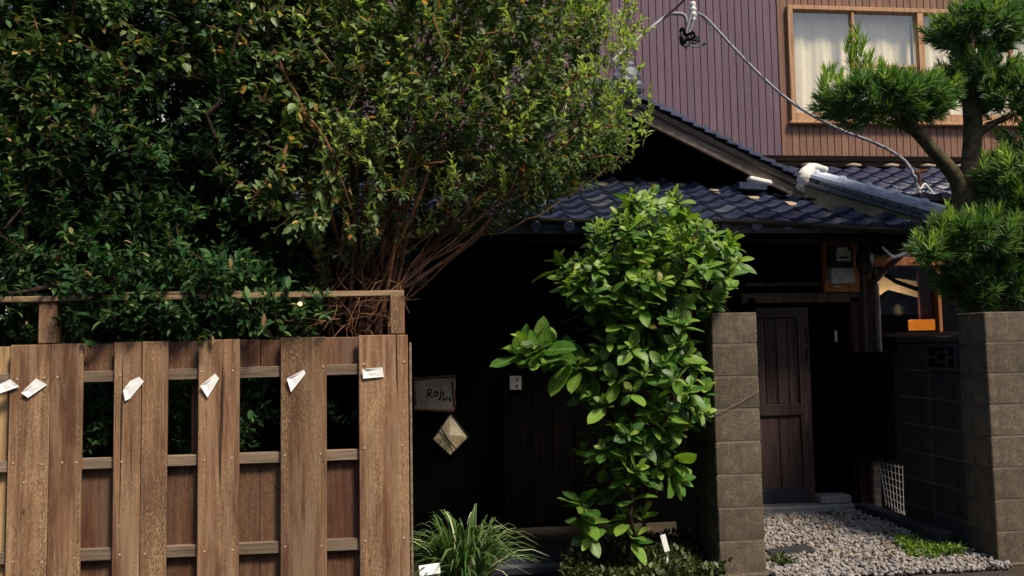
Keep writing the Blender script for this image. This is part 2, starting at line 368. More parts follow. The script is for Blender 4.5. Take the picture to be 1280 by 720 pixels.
def piece(name, size, loc, mat, parent=None, rot=(0, 0, 0), c=0.004):
    key = (tuple(round(x, 4) for x in size), mat, c)
    if key not in _CACHE:
        h = Vector(size)/2; _CACHE[key] = MB().chamfer(-h, h, min(c, min(size)*0.3)).mesh(name, mat)
    o = bpy.data.objects.new(name, _CACHE[key]); link(o, parent, loc); o.rotation_euler = rot
    return o
def pbox(name, x0, y0, x1, y1, Y, th, mat, parent=None, c=0.004):
    """upright slab: front face in the plane y = Y, spanning two surveyed corner points"""
    a = at(x0, y1, Y); b = at(x1, y0, Y)
    return piece(name, (abs(b.x-a.x), th, abs(b.z-a.z)), ((a.x+b.x)/2, Y+th/2, (a.z+b.z)/2), mat, parent, c=c)

# ------------------------------------------------------------------ the setting
def sheet(name, x0, y0, x1, y1, z, mat):
    o = MB().add([(x0,y0,z),(x1,y0,z),(x1,y1,z),(x0,y1,z)], [(0,1,2,3)]).build(name, mat, origin=(0, 0, 0)); o['kind'] = 'structure'; return o
sheet('ground', -150, -150, 150, 150, -0.012, 'soil')
sheet('road', -60, -3.5, 60, 4.3, -0.006, 'asphalt')

# --- unseen house across the lane, added to cut low sky and darken reflections
ah = thing('unseen_lane_house', (1, -9, 0), 'unseen plain grey house added across the lane to block low sky', 'house')
MB().box((-14, -13, 0), (15, -5.2, 5.9)).build('wall', 'neighbour_wall', ah)
MB().add([(-14.6, -4.6, 5.85), (15.6, -4.6, 5.85), (15.6, -9.1, 7.9), (-14.6, -9.1, 7.9), (-14.6, -13.6, 5.85), (15.6, -13.6, 5.85)], [(1,0,3,2), (2,3,4,5), (0,4,3), (1,2,5), (0,1,5,4)]).build('roof', 'tile', ah)
for wx in (-10, -5.5, -1, 3.5, 8, 12):
    for wz in (1.5, 4.2):
        wn = bpy.data.objects.new('window', None); link(wn, ah, (wx, -5.2, wz))
        for sx in (-1, 1): piece('frame', (0.06, 0.08, 1.3), (wx+sx*0.87, -5.18, wz), 'grey_plastic', wn); piece('frame', (1.68, 0.08, 0.06), (wx, -5.18, wz+sx*0.62), 'grey_plastic', wn)
        piece('pane', (1.68, 0.03, 1.18), (wx, -5.19, wz), 'black_plastic', wn)

# --- old house: dark timber front, pent roof, gable
FY = 7.0
WT_ = at(1000, 284, 6.35).z+0.41*(FY-6.35)-0.09     # wall head, under the roof deck
house = thing('old_house', (2.5, 7.6, 0), 'old dark timber house with blue-black tiled pent roof and gable behind the gate', 'house')
X_L, X_POST = -3.2, at(1090, 500, FY).x
X_R = 5.2
zh = at(1000, 372, FY).z        # underside of the door head
xd0 = at(938, 500, FY).x
# wall boards left of the door, dark boarding
x = X_L; i = 0
while x < xd0-0.001:
    wd = min(0.18, xd0-x)
    piece('wall_board', (wd-0.006, 0.03, WT_), (x+wd/2, FY+0.03+0.004*(i % 3), WT_/2), 'old_wood_shaded', house); x += wd; i += 1
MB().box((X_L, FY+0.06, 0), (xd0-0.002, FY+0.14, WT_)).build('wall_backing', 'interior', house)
# wall above the door
x = xd0
while x < X_POST-0.02:
    wd = min(0.2, X_POST-x)
    piece('wall_board', (wd-0.006, 0.03, WT_-zh-0.12), (x+wd/2, FY+0.05, (zh+0.12+WT_)/2), 'old_wood_shaded', house); x += wd
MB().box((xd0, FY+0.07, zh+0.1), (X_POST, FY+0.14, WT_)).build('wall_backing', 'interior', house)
# door head beam, sill
b0 = at(920, 378, FY-0.02); b1 = at(1090, 366, FY-0.02)
piece('door_head', (X_POST-xd0+0.1, 0.1, 0.085), ((xd0+X_POST)/2, FY+0.03, (b0.z+b1.z)/2), 'post_wood', house)
piece('wall_rail', (X_POST-xd0, 0.06, 0.03), ((xd0+X_POST)/2, FY+0.025, b1.z+0.085), 'post_wood', house)
# posts
xp = at(1073, 500, FY).x
piece('door_post', (0.085, 0.1, zh), (at(1073, 500, FY).x, FY+0.03, zh/2), 'red_wood', house)
piece('corner_post', (0.08, 0.12, WT_-.03), (at(1085, 500, FY).x+0.01, FY-0.0, (WT_-.03)/2), 'post_wood', house)
piece('door_post', (0.07, 0.1, zh), (xd0+0.035, FY+0.03, zh/2), 'old_wood_shaded', house)
# door leaf : stiles, rails, panels
door = bpy.data.objects.new('door', None); link(door, house, (at(980, 500, FY).x, FY, 0.12))
zb = at(985, 640, FY).z; zt = at(985, 384, FY).z
xa, xb = at(947, 500, FY).x, at(1016, 500, FY).x
Yd = FY+0.04
piece('stile', (0.10, 0.04, zt-zb), (xb-0.05, Yd, (zb+zt)/2), 'door_wood', door)
piece('stile', (0.09, 0.04, zt-zb), (xa-0.03, Yd, (zb+zt)/2), 'door_wood', door)
zm = at(975, 520, FY).z; zk = at(975, 613, FY).z
piece('top_rail', (xb-xa-0.085, 0.036, 0.09), ((xa+xb)/2-0.045, Yd, zt-0.045), 'door_wood', door)
piece('mid_rail', (xb-xa-0.085, 0.036, 0.10), ((xa+xb)/2-0.045, Yd, zm+0.05), 'door_wood', door)
piece('kick_board', (xb-xa-0.085, 0.03, zk-zb), ((xa+xb)/2-0.045, Yd, (zb+zk)/2), 'slate', door)
nb = 4; pw = (xb-xa-0.085)/nb
for k in range(nb):
    piece('panel_board', (pw-0.006, 0.02, zt-0.09-zm-0.1), (xa+pw*(k+0.5)-0.002, Yd+0.012+0.003*(k % 2), (zt-0.09+zm+0.1)/2), 'door_wood', door)
for k in range(2):
    piece('panel_board', (pw*2-0.006, 0.02, zm-zk), (xa+pw*2*(k+0.5)-0.002, Yd+0.014, (zm+zk)/2), 'door_wood', door)
for py in (420, 442):
    q = at(1010, py, FY); piece('hinge', (0.018, 0.02, 0.12), (q.x, Yd-0.022, q.z), 'black_plastic', door)
# slatted dark leaf beside it
leaf2 = bpy.data.objects.new('lattice_door', None); link(leaf2, house, (at(1040, 500, FY).x, FY, 0.2))
xe = at(1066, 500, FY).x; ns = 9
z2 = at(1040, 620, FY).z
for k in range(ns):
    piece('slat', (0.02, 0.02, zt-z2), (xb+0.02+(xe-xb-0.03)*k/(ns-1), FY+0.09, (zt+z2)/2), 'old_wood_shaded', leaf2)
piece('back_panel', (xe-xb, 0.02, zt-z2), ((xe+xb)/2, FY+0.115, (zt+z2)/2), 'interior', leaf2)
q = at(1050, 420, FY); 
MB().chamfer((q.x-0.012, FY+0.066, q.z-0.05), (q.x+0.012, FY+0.078, q.z+0.05), 0.004).build('door_pull', 'bracket', leaf2)
# sill stones
st = at(953, 640, FY-0.12); sb = at(1073, 652, FY-0.12)
piece('sill_stone', (sb.x-st.x+0.06, 0.2, 0.085), ((sb.x+st.x)/2-0.03, FY-0.03, 0.06), 'concrete', house, c=0.01)
q0 = at(1027, 621, FY-0.1); q1 = at(1067, 639, FY-0.1)
piece('footing_stone', (q1.x-q0.x, 0.16, q0.z-0.105), ((q0.x+q1.x)/2, FY-0.0, (q0.z+0.105)/2), 'concrete', house, c=0.008)

# right bay: window with a room behind
xw0, xw1 = at(1096, 380, FY).x, X_R
zw0, zw1 = at(1120, 416, FY).z, at(1120, 333, FY).z
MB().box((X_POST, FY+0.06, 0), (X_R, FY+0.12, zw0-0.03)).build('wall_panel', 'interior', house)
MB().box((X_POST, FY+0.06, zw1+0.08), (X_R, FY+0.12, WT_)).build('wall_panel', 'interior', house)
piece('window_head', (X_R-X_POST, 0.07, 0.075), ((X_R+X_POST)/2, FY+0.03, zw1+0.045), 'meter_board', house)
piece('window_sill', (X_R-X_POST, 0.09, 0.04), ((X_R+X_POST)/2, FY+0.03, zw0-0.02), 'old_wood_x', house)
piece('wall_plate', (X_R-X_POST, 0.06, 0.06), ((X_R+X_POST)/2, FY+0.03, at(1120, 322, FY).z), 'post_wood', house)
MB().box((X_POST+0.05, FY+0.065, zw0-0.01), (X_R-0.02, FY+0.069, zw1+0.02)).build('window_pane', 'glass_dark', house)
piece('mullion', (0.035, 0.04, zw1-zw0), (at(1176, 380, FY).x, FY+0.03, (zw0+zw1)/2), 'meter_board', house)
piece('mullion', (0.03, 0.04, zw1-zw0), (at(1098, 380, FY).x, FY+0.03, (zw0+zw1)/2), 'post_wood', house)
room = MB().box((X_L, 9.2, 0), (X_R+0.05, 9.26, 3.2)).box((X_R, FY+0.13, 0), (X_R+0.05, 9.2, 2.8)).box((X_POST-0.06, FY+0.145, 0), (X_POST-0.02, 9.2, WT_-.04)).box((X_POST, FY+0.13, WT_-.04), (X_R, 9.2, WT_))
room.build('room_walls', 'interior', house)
q0 = at(1112, 352, 8.3); q1 = at(1151, 380, 8.3)
# cream panel standing in for the pale shape in the pane
sh = thing('cream_panel', at(1128, 364, 7.9), 'pale cream panel hanging inside the side window', 'lamp shade')
a = at(1097, 345, 7.9); b = at(1151, 352, 7.9); c_ = at(1151, 373, 7.9); d = at(1110, 362, 7.9); e = at(1097, 371, 7.9)
mb = MB(); pts = [a, b, c_, d, e]
mb.add([p for p in pts]+[p+Vector((0, 0.12, 0.03)) for p in pts], [(4,3,2,1,0), (5,6,7,8,9)]+[(i, (i+1) % 5, 5+(i+1) % 5, 5+i) for i in range(5)])
mb.build('shade', 'cream', sh)  # the cream panel itself
MB().tube([at(1125, 349, 7.9)+Vector((0, .06, 0)), Vector((at(1125, 349, 7.9).x, 7.96, 2.62))], 0.006, 6).build('cord', 'cable_dark', sh)
lm = thing('box_lamp', at(1156, 413, 7.5), 'glowing orange box lamp on the window sill inside', 'lamp')
a = at(1143, 413, 7.5); b = at(1169, 399, 7.5)
piece('glow_panel', (b.x-a.x, 0.1, b.z-a.z), ((a.x+b.x)/2, 7.55, (a.z+b.z)/2), 'lamp_orange', lm, c=0.006)
piece('lamp_base', (b.x-a.x+0.03, 0.13, 0.03), ((a.x+b.x)/2, 7.55, a.z-0.016), 'old_wood_x', lm)
pl = bpy.data.lights.new('box_lamp_light', 'POINT'); pl.energy = 3.2; pl.color = (1.0, 0.75, 0.5); pl.shadow_soft_size = 0.05
plo = bpy.data.objects.new('box_lamp_light', pl); link(plo, lm, ((a.x+b.x)/2-0.12, 7.72, b.z+0.10))
piece('cabinet', (0.9, 0.3, a.z-0.033), ((a.x+b.x)/2, 7.56, (a.z-0.033)/2), 'old_wood_shaded', None)
tag(bpy.data.objects['cabinet'], 'dark low cabinet inside the side window under the orange lamp', 'cabinet')
piece('wall_panel', (0.34, 0.03, 0.55), (at(1172, 372, 7.7).x, 7.75, at(1172, 372, 7.7).z), 'red_wood', house)

# ------- roofs
SL = 0.41; ang = math.atan(SL); EY, EZ = 6.35, at(1000, 284, 6.35).z
TW, TL, TE = 0.25, 0.27, 0.215
def tile_mesh(name, eave=False):
    mb = MB(); us = [0, .03, .06, .085, .11, .14, .17, .19, .21, .23, .25]
    def wf(u):
        return 0.022*((u/0.17*2-1)**2)-0.004 if u <= 0.17 else 0.018+0.022*math.sin(math.pi*(u-0.17)/0.08)
    n = len(us)
    top = [(u, 0.0, wf(u)+0.038) for u in us]+[(u, TL, wf(u)) for u in us]
    mb.add(top, [(i, i+1, n+i+1, n+i) for i in range(n-1)])
    mb.add([(u, 0.0, wf(u)+0.038) for u in us]+[(u, 0.004, wf(u)+0.008) for u in us], [(n+i, n+i+1, i+1, i) for i in range(n-1)])
    if eave:
        mb.add([(u, 0.0, wf(u)+0.008) for u in us]+[(u, 0.004, -0.035) for u in us if True], [(n+i, n+i+1, i+1, i) for i in range(n-1)])
        mb.lathe((0.21, -0.012, 0.032), [(0.040, -0.012), (0.043, 0.0), (0.043, 0.05)], 12, 'y')
    me = mb.mesh(name, 'tile'); me.polygons.foreach_set('use_smooth', [len(p.vertices) == 4 and abs(p.normal.z) > 0.3 for p in me.polygons]); return me
TM, TME = tile_mesh('tile'), tile_mesh('eave_tile', True)
TMW = TM.copy(); TMW.materials.clear(); TMW.materials.append(MATS['tile_worn'])
def lay_tiles(parent, O, X, Yv, cols, rows, keep=None, eave=True):
    O = Vector(O); X = Vector(X).normalized(); Yv = Vector(Yv).normalized(); Z = X.cross(Yv)
    for r_ in range(rows):
        for c in range(cols):
            p = O+X*(c*TW)+Yv*(r_*TE)+Z*(0.02)
            if keep and not keep(p+X*TW/2+Yv*TE*0.5): continue
            if r_ == 0 and eave: me = TME
            else: me = TMW if random.random() < 0.10 else TM
            o = bpy.data.objects.new('tile', me); COL.objects.link(o); o.parent = parent
            mw = Matrix.Identity(4); j = random.gauss(0, 0.006); k = random.gauss(0, 0.008)
            for i in range(3): mw[i][0], mw[i][1], mw[i][2], mw[i][3] = X[i], Yv[i], Z[i], (p-WO[parent.name])[i]
            o.matrix_local = mw @ Matrix.Rotation(k, 4, 'Z') @ Matrix.Rotation(j, 4, 'X') @ Matrix.Translation((random.gauss(0, .003), random.gauss(0, .004), 0))
XC = at(1172, 288, EY).x            # hip corner
GY = 7.4
pent = MB()
def zp(y): return EZ+SL*(y-EY)
TOPY = 8.02
pent.add([(X_L, EY, EZ-0.02), (XC-0.02, EY, EZ-0.02), (XC-0.02-(TOPY-EY), TOPY, zp(TOPY)-0.02), (X_L, TOPY, zp(TOPY)-0.02),
          (X_L, EY, EZ-0.06), (XC-0.02, EY, EZ-0.06), (XC-0.02-(TOPY-EY), TOPY, zp(TOPY)-0.06), (X_L, TOPY, zp(TOPY)-0.06)],
         [(0,1,2,3), (7,6,5,4), (4,5,1,0), (5,6,2,1), (6,7,3,2), (7,4,0,3)])
pent_roof = pent.build('pent_roof', 'interior', house)
ncol = int((XC-X_L)/TW); x0 = XC-ncol*TW-0.02
lay_tiles(pent_roof, (x0, EY-0.05, EZ-0.02-0.05*SL), (1, 0, 0), (0, math.cos(ang), math.sin(ang)), ncol, 9,
          keep=lambda p: p.x < XC-(p.y-EY)*1.0-0.02)
# side slope of the hip
sl2 = MB().add([(XC, EY, EZ-0.03), (XC, 9.2, EZ-0.03), (XC-TOPY+EY, 9.2, zp(TOPY)-0.03), (XC-TOPY+EY, TOPY, zp(TOPY)-0.03)], [(0,1,2,3)]).build('side_roof', 'tile', house)
lay_tiles(sl2, (XC+0.03, EY+0.1, EZ-0.03), (0, 1, 0), (-math.cos(ang), 0, math.sin(ang)), 10, 6, keep=lambda p: p.x > XC-(p.y-EY)+0.05)
# eave board, rafters, gutter
piece('eave_board', (XC-X_L, 0.03, 0.07), ((XC+X_L)/2, EY+0.03, EZ-0.09), 'old_wood_x', house)
for k in range(14):
    xx = XC-0.15-k*0.42
    piece('rafter', (0.045, 0.82, 0.06), (xx, EY+0.42, EZ-0.09+0.4*SL-0.03), 'old_wood_shaded', house, rot=(ang, 0, 0))
gp = [(at(930, 278, EY-0.07), 'gutter'), (at(1015, 282, EY-0.07), 'gutter_green'), (at(1068, 286, EY-0.07), 'gutter'), (at(1170, 292, EY-0.07), None)]
gp = [(Vector((X_L, EY-0.07, gp[0][0].z+0.03)), 'gutter')]+gp
for (p, mt), (q, _) in zip(gp[:-1], gp[1:]):
    mb = MB(); n = 8; vs = []
    for P in (p, q):
        for k in range(n+1):
            a = math.pi*(1+k/n); vs.append((P.x, P.y+0.045*math.cos(a), P.z+0.045*math.sin(a)+0.02))
        for k in range(n+1):
            a = math.pi*(2-k/n); vs.append((P.x, P.y+0.040*math.cos(a), P.z+0.040*math.sin(a)+0.02))
    M = 2*(n+1); mb.add(vs, [(k, (k+1) % M, M+(k+1) % M, M+k) for k in range(M)])
    mb.build('gutter', mt, house, smooth=False)
# downpipe
xq = at(1093, 400, FY-0.05).x
dp = MB().tube([(xq-0.02, EY-0.05, EZ-0.12), (xq-0.01, EY+0.1, EZ-0.2), (xq, FY-0.12, EZ-0.38), (xq, FY-0.1, EZ-0.55), (xq, FY-0.1, 0.75), (xq, FY-0.1, 0.1)], 0.027, 10, smooth=4).build('downpipe', 'pipe', house, smooth=True)
for z in (1.75, 1.2): MB().lathe((xq, FY-0.1, z), [(0.033, -0.02), (0.033, 0.02)], 12).build('pipe_band', 'pipe', dp)
# tan clay bedding along the top of the pent roof
clay = MB().lathe((0, 0, 0), [(0.005, -0.02), (0.085, -0.01), (0.09, 0.004), (0.06, 0.014), (0.005, 0.018)], 12).mesh('clay_bedding', 'plaster', True)
for c in range(ncol):
    xx = x0+c*TW+0.085
    if xx < 0.2 or random.random() < 0.15: continue
    yy = min(TOPY-0.18 if xx < at(905, 230, 7.6).x else 7.52, EY+(XC-xx)-0.24)
    if yy < EY+0.35: continue
    o = bpy.data.objects.new('clay_bedding', clay); link(o, house, (xx+random.uniform(-.02, .02), yy, zp(yy)+0.022)); o.scale = (random.uniform(.85, 1.1), 0.8, 1); o.rotation_euler = (ang, 0, 0)
# hip ridge : flat courses and round caps
h0 = Vector((XC+0.04, EY-0.02, EZ+0.0)); h1 = Vector((XC-0.72, EY+0.74, zp(EY+0.74)+0.16))
hd = (h1-h0); HL = hd.length; hd.normalize()
side = hd.cross(Vector((0, 0, 1))).normalized(); hup = side.cross(hd)
ridge = bpy.data.objects.new('hip_ridge', None); link(ridge, house, h0)
def along(name, mesh, s, lift, mat=None):
    o = bpy.data.objects.new(name, mesh); COL.objects.link(o); o.parent = ridge
    p = h0+hd*s+hup*lift-WO[ridge.name]; mw = Matrix.Identity(4)
    for i in range(3): mw[i][0], mw[i][1], mw[i][2], mw[i][3] = side[i], hd[i], hup[i], p[i]
    o.matrix_local = mw; return o
nsg = 5; sl_ = HL/nsg
for lv in range(3):
    me = MB().chamfer((-0.125+lv*0.008, -sl_/2+0.002, -0.017), (0.125-lv*0.008, sl_/2-0.002, 0.017), 0.004).mesh('flat_tile', 'tile_worn' if lv != 2 else 'ridge_tile')
    for k in range(nsg):
        s = (k+0.5)*sl_+(sl_/2 if lv % 2 else 0)
        if s > HL-sl_*0.3: continue
        along('flat_tile', me, s, 0.02+lv*0.038)
me = MB(); n = 10; vs = []
prof = [(-sl_/2, .054), (sl_/2-.055, .052), (sl_/2-.05, .064), (sl_/2-.03, .069), (sl_/2-.01, .064), (sl_/2, .054)]
for yv, rr in prof:
    for k in range(n+1):
        a = math.pi*k/n; vs.append((rr*math.cos(a), yv, rr*math.sin(a)))
me.add(vs, [(i*(n+1)+k, i*(n+1)+k+1, (i+1)*(n+1)+k+1, (i+1)*(n+1)+k) for i in range(len(prof)-1) for k in range(n)])
capm = me.mesh('ridge_cap', 'ridge_tile', True)
for k in range(nsg): along('ridge_cap', capm, (k+0.5)*sl_, 0.112)
bv = [h0+side*.1, h0-side*.1, h1+side*.1, h1-side*.1]
MB().add(bv+[v-Vector((0, 0, d_)) for v, d_ in zip(bv, (.03, .03, .20, .20))], [(0,1,3,2), (1,5,7,3), (0,2,6,4), (2,3,7,6), (0,4,5,1)]).build('ridge_bed', 'plaster', ridge)
# white plaster lump at its upper end
lump = MB()
def blob(mb, c, r, n=10, m_=7, jit=0.08, sq=(1, 1, 1)):
    vs = []; fs = []
    for i in range(m_+1):
        for k in range(n):
            a = math.pi*i/m_; b = 2*math.pi*k/n; rr = r*(1+random.uniform(-jit, jit))
            vs.append((c[0]+rr*math.sin(a)*math.cos(b)*sq[0], c[1]+rr*math.sin(a)*math.sin(b)*sq[1], c[2]+rr*math.cos(a)*sq[2]))
    for i in range(m_):
        for k in range(n): fs.append((i*n+k, (i+1)*n+k, (i+1)*n+(k+1) % n, i*n+(k+1) % n))
    mb.add(vs, fs)
e1 = h0+hd*(HL+0.0)
lump.tube([e1+hup*0.0-side*0.10+hd*0.015, e1+hup*0.06-side*0.11+hd*0.03, e1+hup*0.11-side*0.07+hd*0.035, e1+hup*0.165-side*0.01+hd*0.02, e1+hup*0.185+hd*-0.05, e1+hup*0.185+hd*-0.10], lambda t: (0.03+0.034*math.sin(math.pi*min(1, t*1.1+.1))), 10, smooth=5)
lump.tube([e1-hd*0.01-hup*0.02, e1-hd*0.01+hup*0.13], 0.07, 10, smooth=0)
lump.build('plaster_end', 'white_plaster', ridge, smooth=True)

# gable
gp_ = at(782, 122, GY); gf = at(1012, 236, GY)
GX, GZ = gp_.x, gp_.z; gsl = (gp_.z-gf.z)/(gf.x-gp_.x); gan = math.atan(gsl); GW = gf.x-gp_.x+0.05
gable = MB()
GB = 9.3
for s in (-1, 1):
    gable.add([(GX, GY+0.02, GZ), (GX+s*GW, GY+0.02, GZ-gsl*GW), (GX+s*GW, GB, GZ-gsl*GW), (GX, GB, GZ), (GX, GY+0.02, GZ-.05), (GX+s*GW, GY+0.02, GZ-gsl*GW-.05), (GX+s*GW, GB, GZ-gsl*GW-.05), (GX, GB, GZ-.05)],
              [(0,1,2,3), (7,6,5,4), (0,4,5,1), (1,5,6,2)])
gab = gable.build('gable_roof', 'interior', house)
for s in (-1, 1):
    Y_ = (-s*math.cos(gan), 0, math.sin(gan))
    lay_tiles(gab, (GX+s*GW, GY+0.12 if s > 0 else GB, GZ-gsl*GW+0.01), (0, s, 0), Y_, 7, int(GW/math.cos(gan)/TE)-0, eave=False)
    # verge: stepped edge tiles
    nv = 17; L = GW/math.cos(gan); dx = L/nv
    me = MB().chamfer((-dx*0.62, 0, -0.016), (dx*0.68, 0.22, 0.008), 0.003).chamfer((-dx*0.6, -0.008, -0.022), (dx*0.66, 0.010, 0.009), 0.003).mesh('verge_tile', 'tile')
    for k in range(nv):
        t = (k+0.5)*dx; o = bpy.data.objects.new('verge_tile', me); COL.objects.link(o); o.parent = gab
        o.location = Vector((GX+s*t*math.cos(gan), GY-0.06, GZ-t*math.sin(gan)+0.060))-WO[gab.name]
        o.rotation_euler = (random.gauss(0, .01), s*(gan-R(11)), 0)
    # barge boards
    for (dz, hgt, yo, mt) in ((-0.005, 0.05, 0.0, 'barge_wood'), (-0.085, 0.10, 0.035, 'barge_wood')):
        piece('barge_board', (L+0.02, 0.04, hgt), (GX+s*L/2*math.cos(gan), GY+yo, GZ-L/2*math.sin(gan)+dz), mt, house, rot=(0, s*gan, 0))
GWY = 7.98
MB().add([(GX-GW, GWY, 2.6), (GX+GW, GWY, 2.6), (GX+GW, GWY, GZ-gsl*GW-.06), (GX, GWY, GZ-.06), (GX-GW, GWY, GZ-gsl*GW-.06)], [(0,1,2,3,4)]).build('gable_wall', 'interior', house)
# ridge of the gable with its end ornament
mb = MB()
for lv in range(3): mb.chamfer((GX-0.11+lv*.008, GY+0.02, GZ+0.075+lv*0.036), (GX+0.11-lv*.008, GB, GZ+0.107+lv*0.036), 0.004)
mb.build('gable_ridge', 'tile_worn', house)
me = MB().tube([(GX, GY+0.02, GZ+0.20), (GX, GB, GZ+0.20)], 0.065, 10).build('gable_ridge_cap', 'tile', house, smooth=True)
mb = MB(); blob(mb, (GX, GY-0.05, GZ+0.16), 0.13, 14, 9, 0.10, (1, .5, 1.0)); blob(mb, (GX+.09, GY-.05, GZ+.08), 0.08, 10, 7, .1, (1, .6, 1)); blob(mb, (GX-.09, GY-.05, GZ+.08), 0.08, 10, 7, .1, (1, .6, 1))
blob(mb, (GX, GY-0.05, GZ+0.28), 0.06, 10, 7, .1, (1.3, .7, .8))
mb.build('ridge_end_ornament', 'tile_worn', house)
# flashing box at the gable foot
a = at(905, 222, 7.45); 
piece('foot_tile', (0.26, 0.2, 0.06), (at(935, 230, 7.35).x, 7.33, zp(7.33)+0.10), 'tile', house, rot=(0, R(3), 0))
piece('foot_plaster', (0.22, 0.10, 0.045), (at(950, 224, 7.38).x, 7.40, at(950, 226, 7.38).z), 'white_plaster', house, rot=(0, R(12), 0), c=0.02)
q = at(995, 236, 7.4); piece('foot_plaster', (0.14, 0.1, 0.06), (q.x+.06, 7.36, q.z), 'white_plaster', house, rot=(0, R(25), 0), c=0.02)

# --- two-storey house behind
NY = 9.5
nh = thing('two_storey_house', (3.5, NY+2, 0), 'two-storey house with purple and brown vertical siding and wide curtained window', 'house')
zs = at(1090, 196, NY).z; ztop = 6.6
xs = at(976, 100, NY).x
wx0, wx1 = at(985, 80, NY).x, at(1345, 80, NY).x
wz0, wz1 = at(1100, 154, NY).z, at(1000, 8, NY).z
MB().box((-1.2, NY+0.03, 0), (wx0, NY+4, ztop)).build('wall', 'interior', nh)
MB().box((wx1, NY+0.03, 0), (9.5, NY+4, ztop)).box((wx0, NY+0.03, 0), (wx1, NY+4, wz0)).box((wx0, NY+0.03, wz1), (wx1, NY+4, ztop)).box((wx0, NY+0.8, wz0), (wx1, NY+4, wz1)).build('wall', 'interior', nh)
PIT = 0.0885
x = xs-PIT/2-0.018
while x > -1.2:
    piece('siding_board', (PIT-0.007, 0.020, ztop-zs), (x, NY+0.016+random.uniform(-.001, .001), (zs+ztop)/2), 'siding_purple', nh, c=0.0025); x -= PIT
piece('corner_trim', (0.05, 0.04, ztop-zs), (xs+0.005, NY+0.012, (zs+ztop)/2), 'siding_brown', nh)
x = xs+0.032+PIT/2
while x < 8.6:
    if x < wx0-0.0 or x > wx1+0.0:
        piece('siding_board', (PIT-0.007, 0.020, ztop-zs), (x, NY+0.018, (zs+ztop)/2), 'siding_brown', nh, c=0.0025)
    else:
        piece('siding_board', (PIT-0.007, 0.020, wz0-zs), (x, NY+0.018, (zs+wz0)/2), 'siding_brown', nh, c=0.0025)
        piece('siding_board', (PIT-0.007, 0.020, ztop-wz1), (x, NY+0.018, (ztop+wz1)/2), 'siding_brown', nh, c=0.0025)
    x += PIT
piece('base_board', (10.2, 0.07, 0.07), (3.7, NY-0.01, zs-0.035), 'old_wood_x', nh)
piece('base_board', (10.2, 0.10, 0.06), (3.7, NY-0.02, zs-0.115), 'old_wood_x', nh)
# window
win = bpy.data.objects.new('window', None); link(win, nh, ((wx0+wx1)/2, NY, wz0))
fw = 0.065
def fr(nm, x0, x1, z0, z1, y0=NY-0.045, th=0.09): return piece(nm, (x1-x0, th, z1-z0), ((x0+x1)/2, y0+th/2, (z0+z1)/2), 'frame_wood', win)
fr('frame', wx0, wx0+fw, wz0, wz1); fr('frame', wx1-fw, wx1, wz0, wz1)
fr('frame', wx0+fw, wx1-fw, wz1-fw*0.8, wz1); fr('frame', wx0+fw, wx1-fw, wz0, wz0+0.11)
fr('sill', wx0-0.03, wx1+0.03, wz0-0.03, wz0-0.002, NY-0.075, 0.12)
zi0, zi1 = wz0+0.11, wz1-fw*0.8
mxs = [at(p, 60, NY).x for p in (1066, 1150, 1262)]
fr('mullion', mxs[0]-0.018, mxs[0]+0.018, zi0, zi1, NY-0.03, 0.05); fr('mullion', mxs[1]-0.04, mxs[1]+0.04, zi0, zi1, NY-0.04, 0.07); fr('mullion', mxs[2]-0.02, mxs[2]+0.02, zi0, zi1, NY-0.03, 0.05)
zt_ = at(1105, 83, NY).z
fr('transom', mxs[0]+0.018, mxs[1]-0.04, zt_-0.018, zt_+0.018, NY-0.01, 0.035)
edges = [wx0+fw, mxs[0], mxs[1], mxs[2], wx1-fw]
for k in range(4):
    MB().box((edges[k]+0.004, NY+0.012, zi0-0.01), (edges[k+1]-0.004, NY+0.016, zi1+0.01)).build('pane', 'glass', win)
def curtain(x0, x1, nm='curtain', Yc=NY+0.16):
    nx = int((x1-x0)/0.012); vs = []; fs = []
    for j in range(9):
        z = wz1-(wz1-wz0)*j/8
        for i in range(nx+1):
            u = x0+(x1-x0)*i/nx
            a = 0.020*math.sin(u*30+1.6*math.sin(u*7))*(0.5+0.5*j/8)+0.004*math.sin(u*71+j*.3)
            vs.append((u, Yc+a, z))
    for j in range(8):
        for i in range(nx): k = j*(nx+1)+i; fs.append((k, k+1, k+nx+2, k+nx+1))
    MB().add(vs, fs).build(nm, 'curtain', win, smooth=True)
curtain(wx0+0.02, mxs[1]-0.02); curtain(mxs[1]+0.01, wx1-0.02)
# eave of that house
piece('roof_eave', (11.2, 4.5, 0.12), (4.0, NY+2.0, ztop+0.06), 'old_wood_x', nh)
# roof below its wall
re = at(1120, 246, 8.45); rz0 = re.z; rz1 = zs-0.15; ry0, ry1 = 8.45, NY-0.02
an3 = math.atan((rz1-rz0)/(ry1-ry0))
rr = MB().add([(2.9, ry0, rz0-0.03), (8.5, ry0, rz0-0.03), (8.5, ry1, rz1-0.03), (2.9, ry1, rz1-0.03)], [(0,1,2,3)]).build('lower_roof', 'interior', nh)
lay_tiles(rr, (2.95, ry0-0.03, rz0-0.03), (1, 0, 0), (0, math.cos(an3), math.sin(an3)), 20, 5)
MB().box((2.9, ry0+0.1, 0), (8.5, ry0+0.15, rz0-0.06)).build('lower_wall', 'interior', nh)
for k in range(9):
    o = MB().lathe((0, 0, 0), [(0.01, -0.01), (0.09, 0.0), (0.09, 0.02), (0.005, 0.04)], 10).build('clay_bedding', 'plaster', nh, smooth=True)
    o.location = Vector((3.6+k*0.5+random.uniform(-.1, .1), ry1-0.1, rz1+0.02))-WO[nh.name]; o.scale = (1.1, .6, 1)

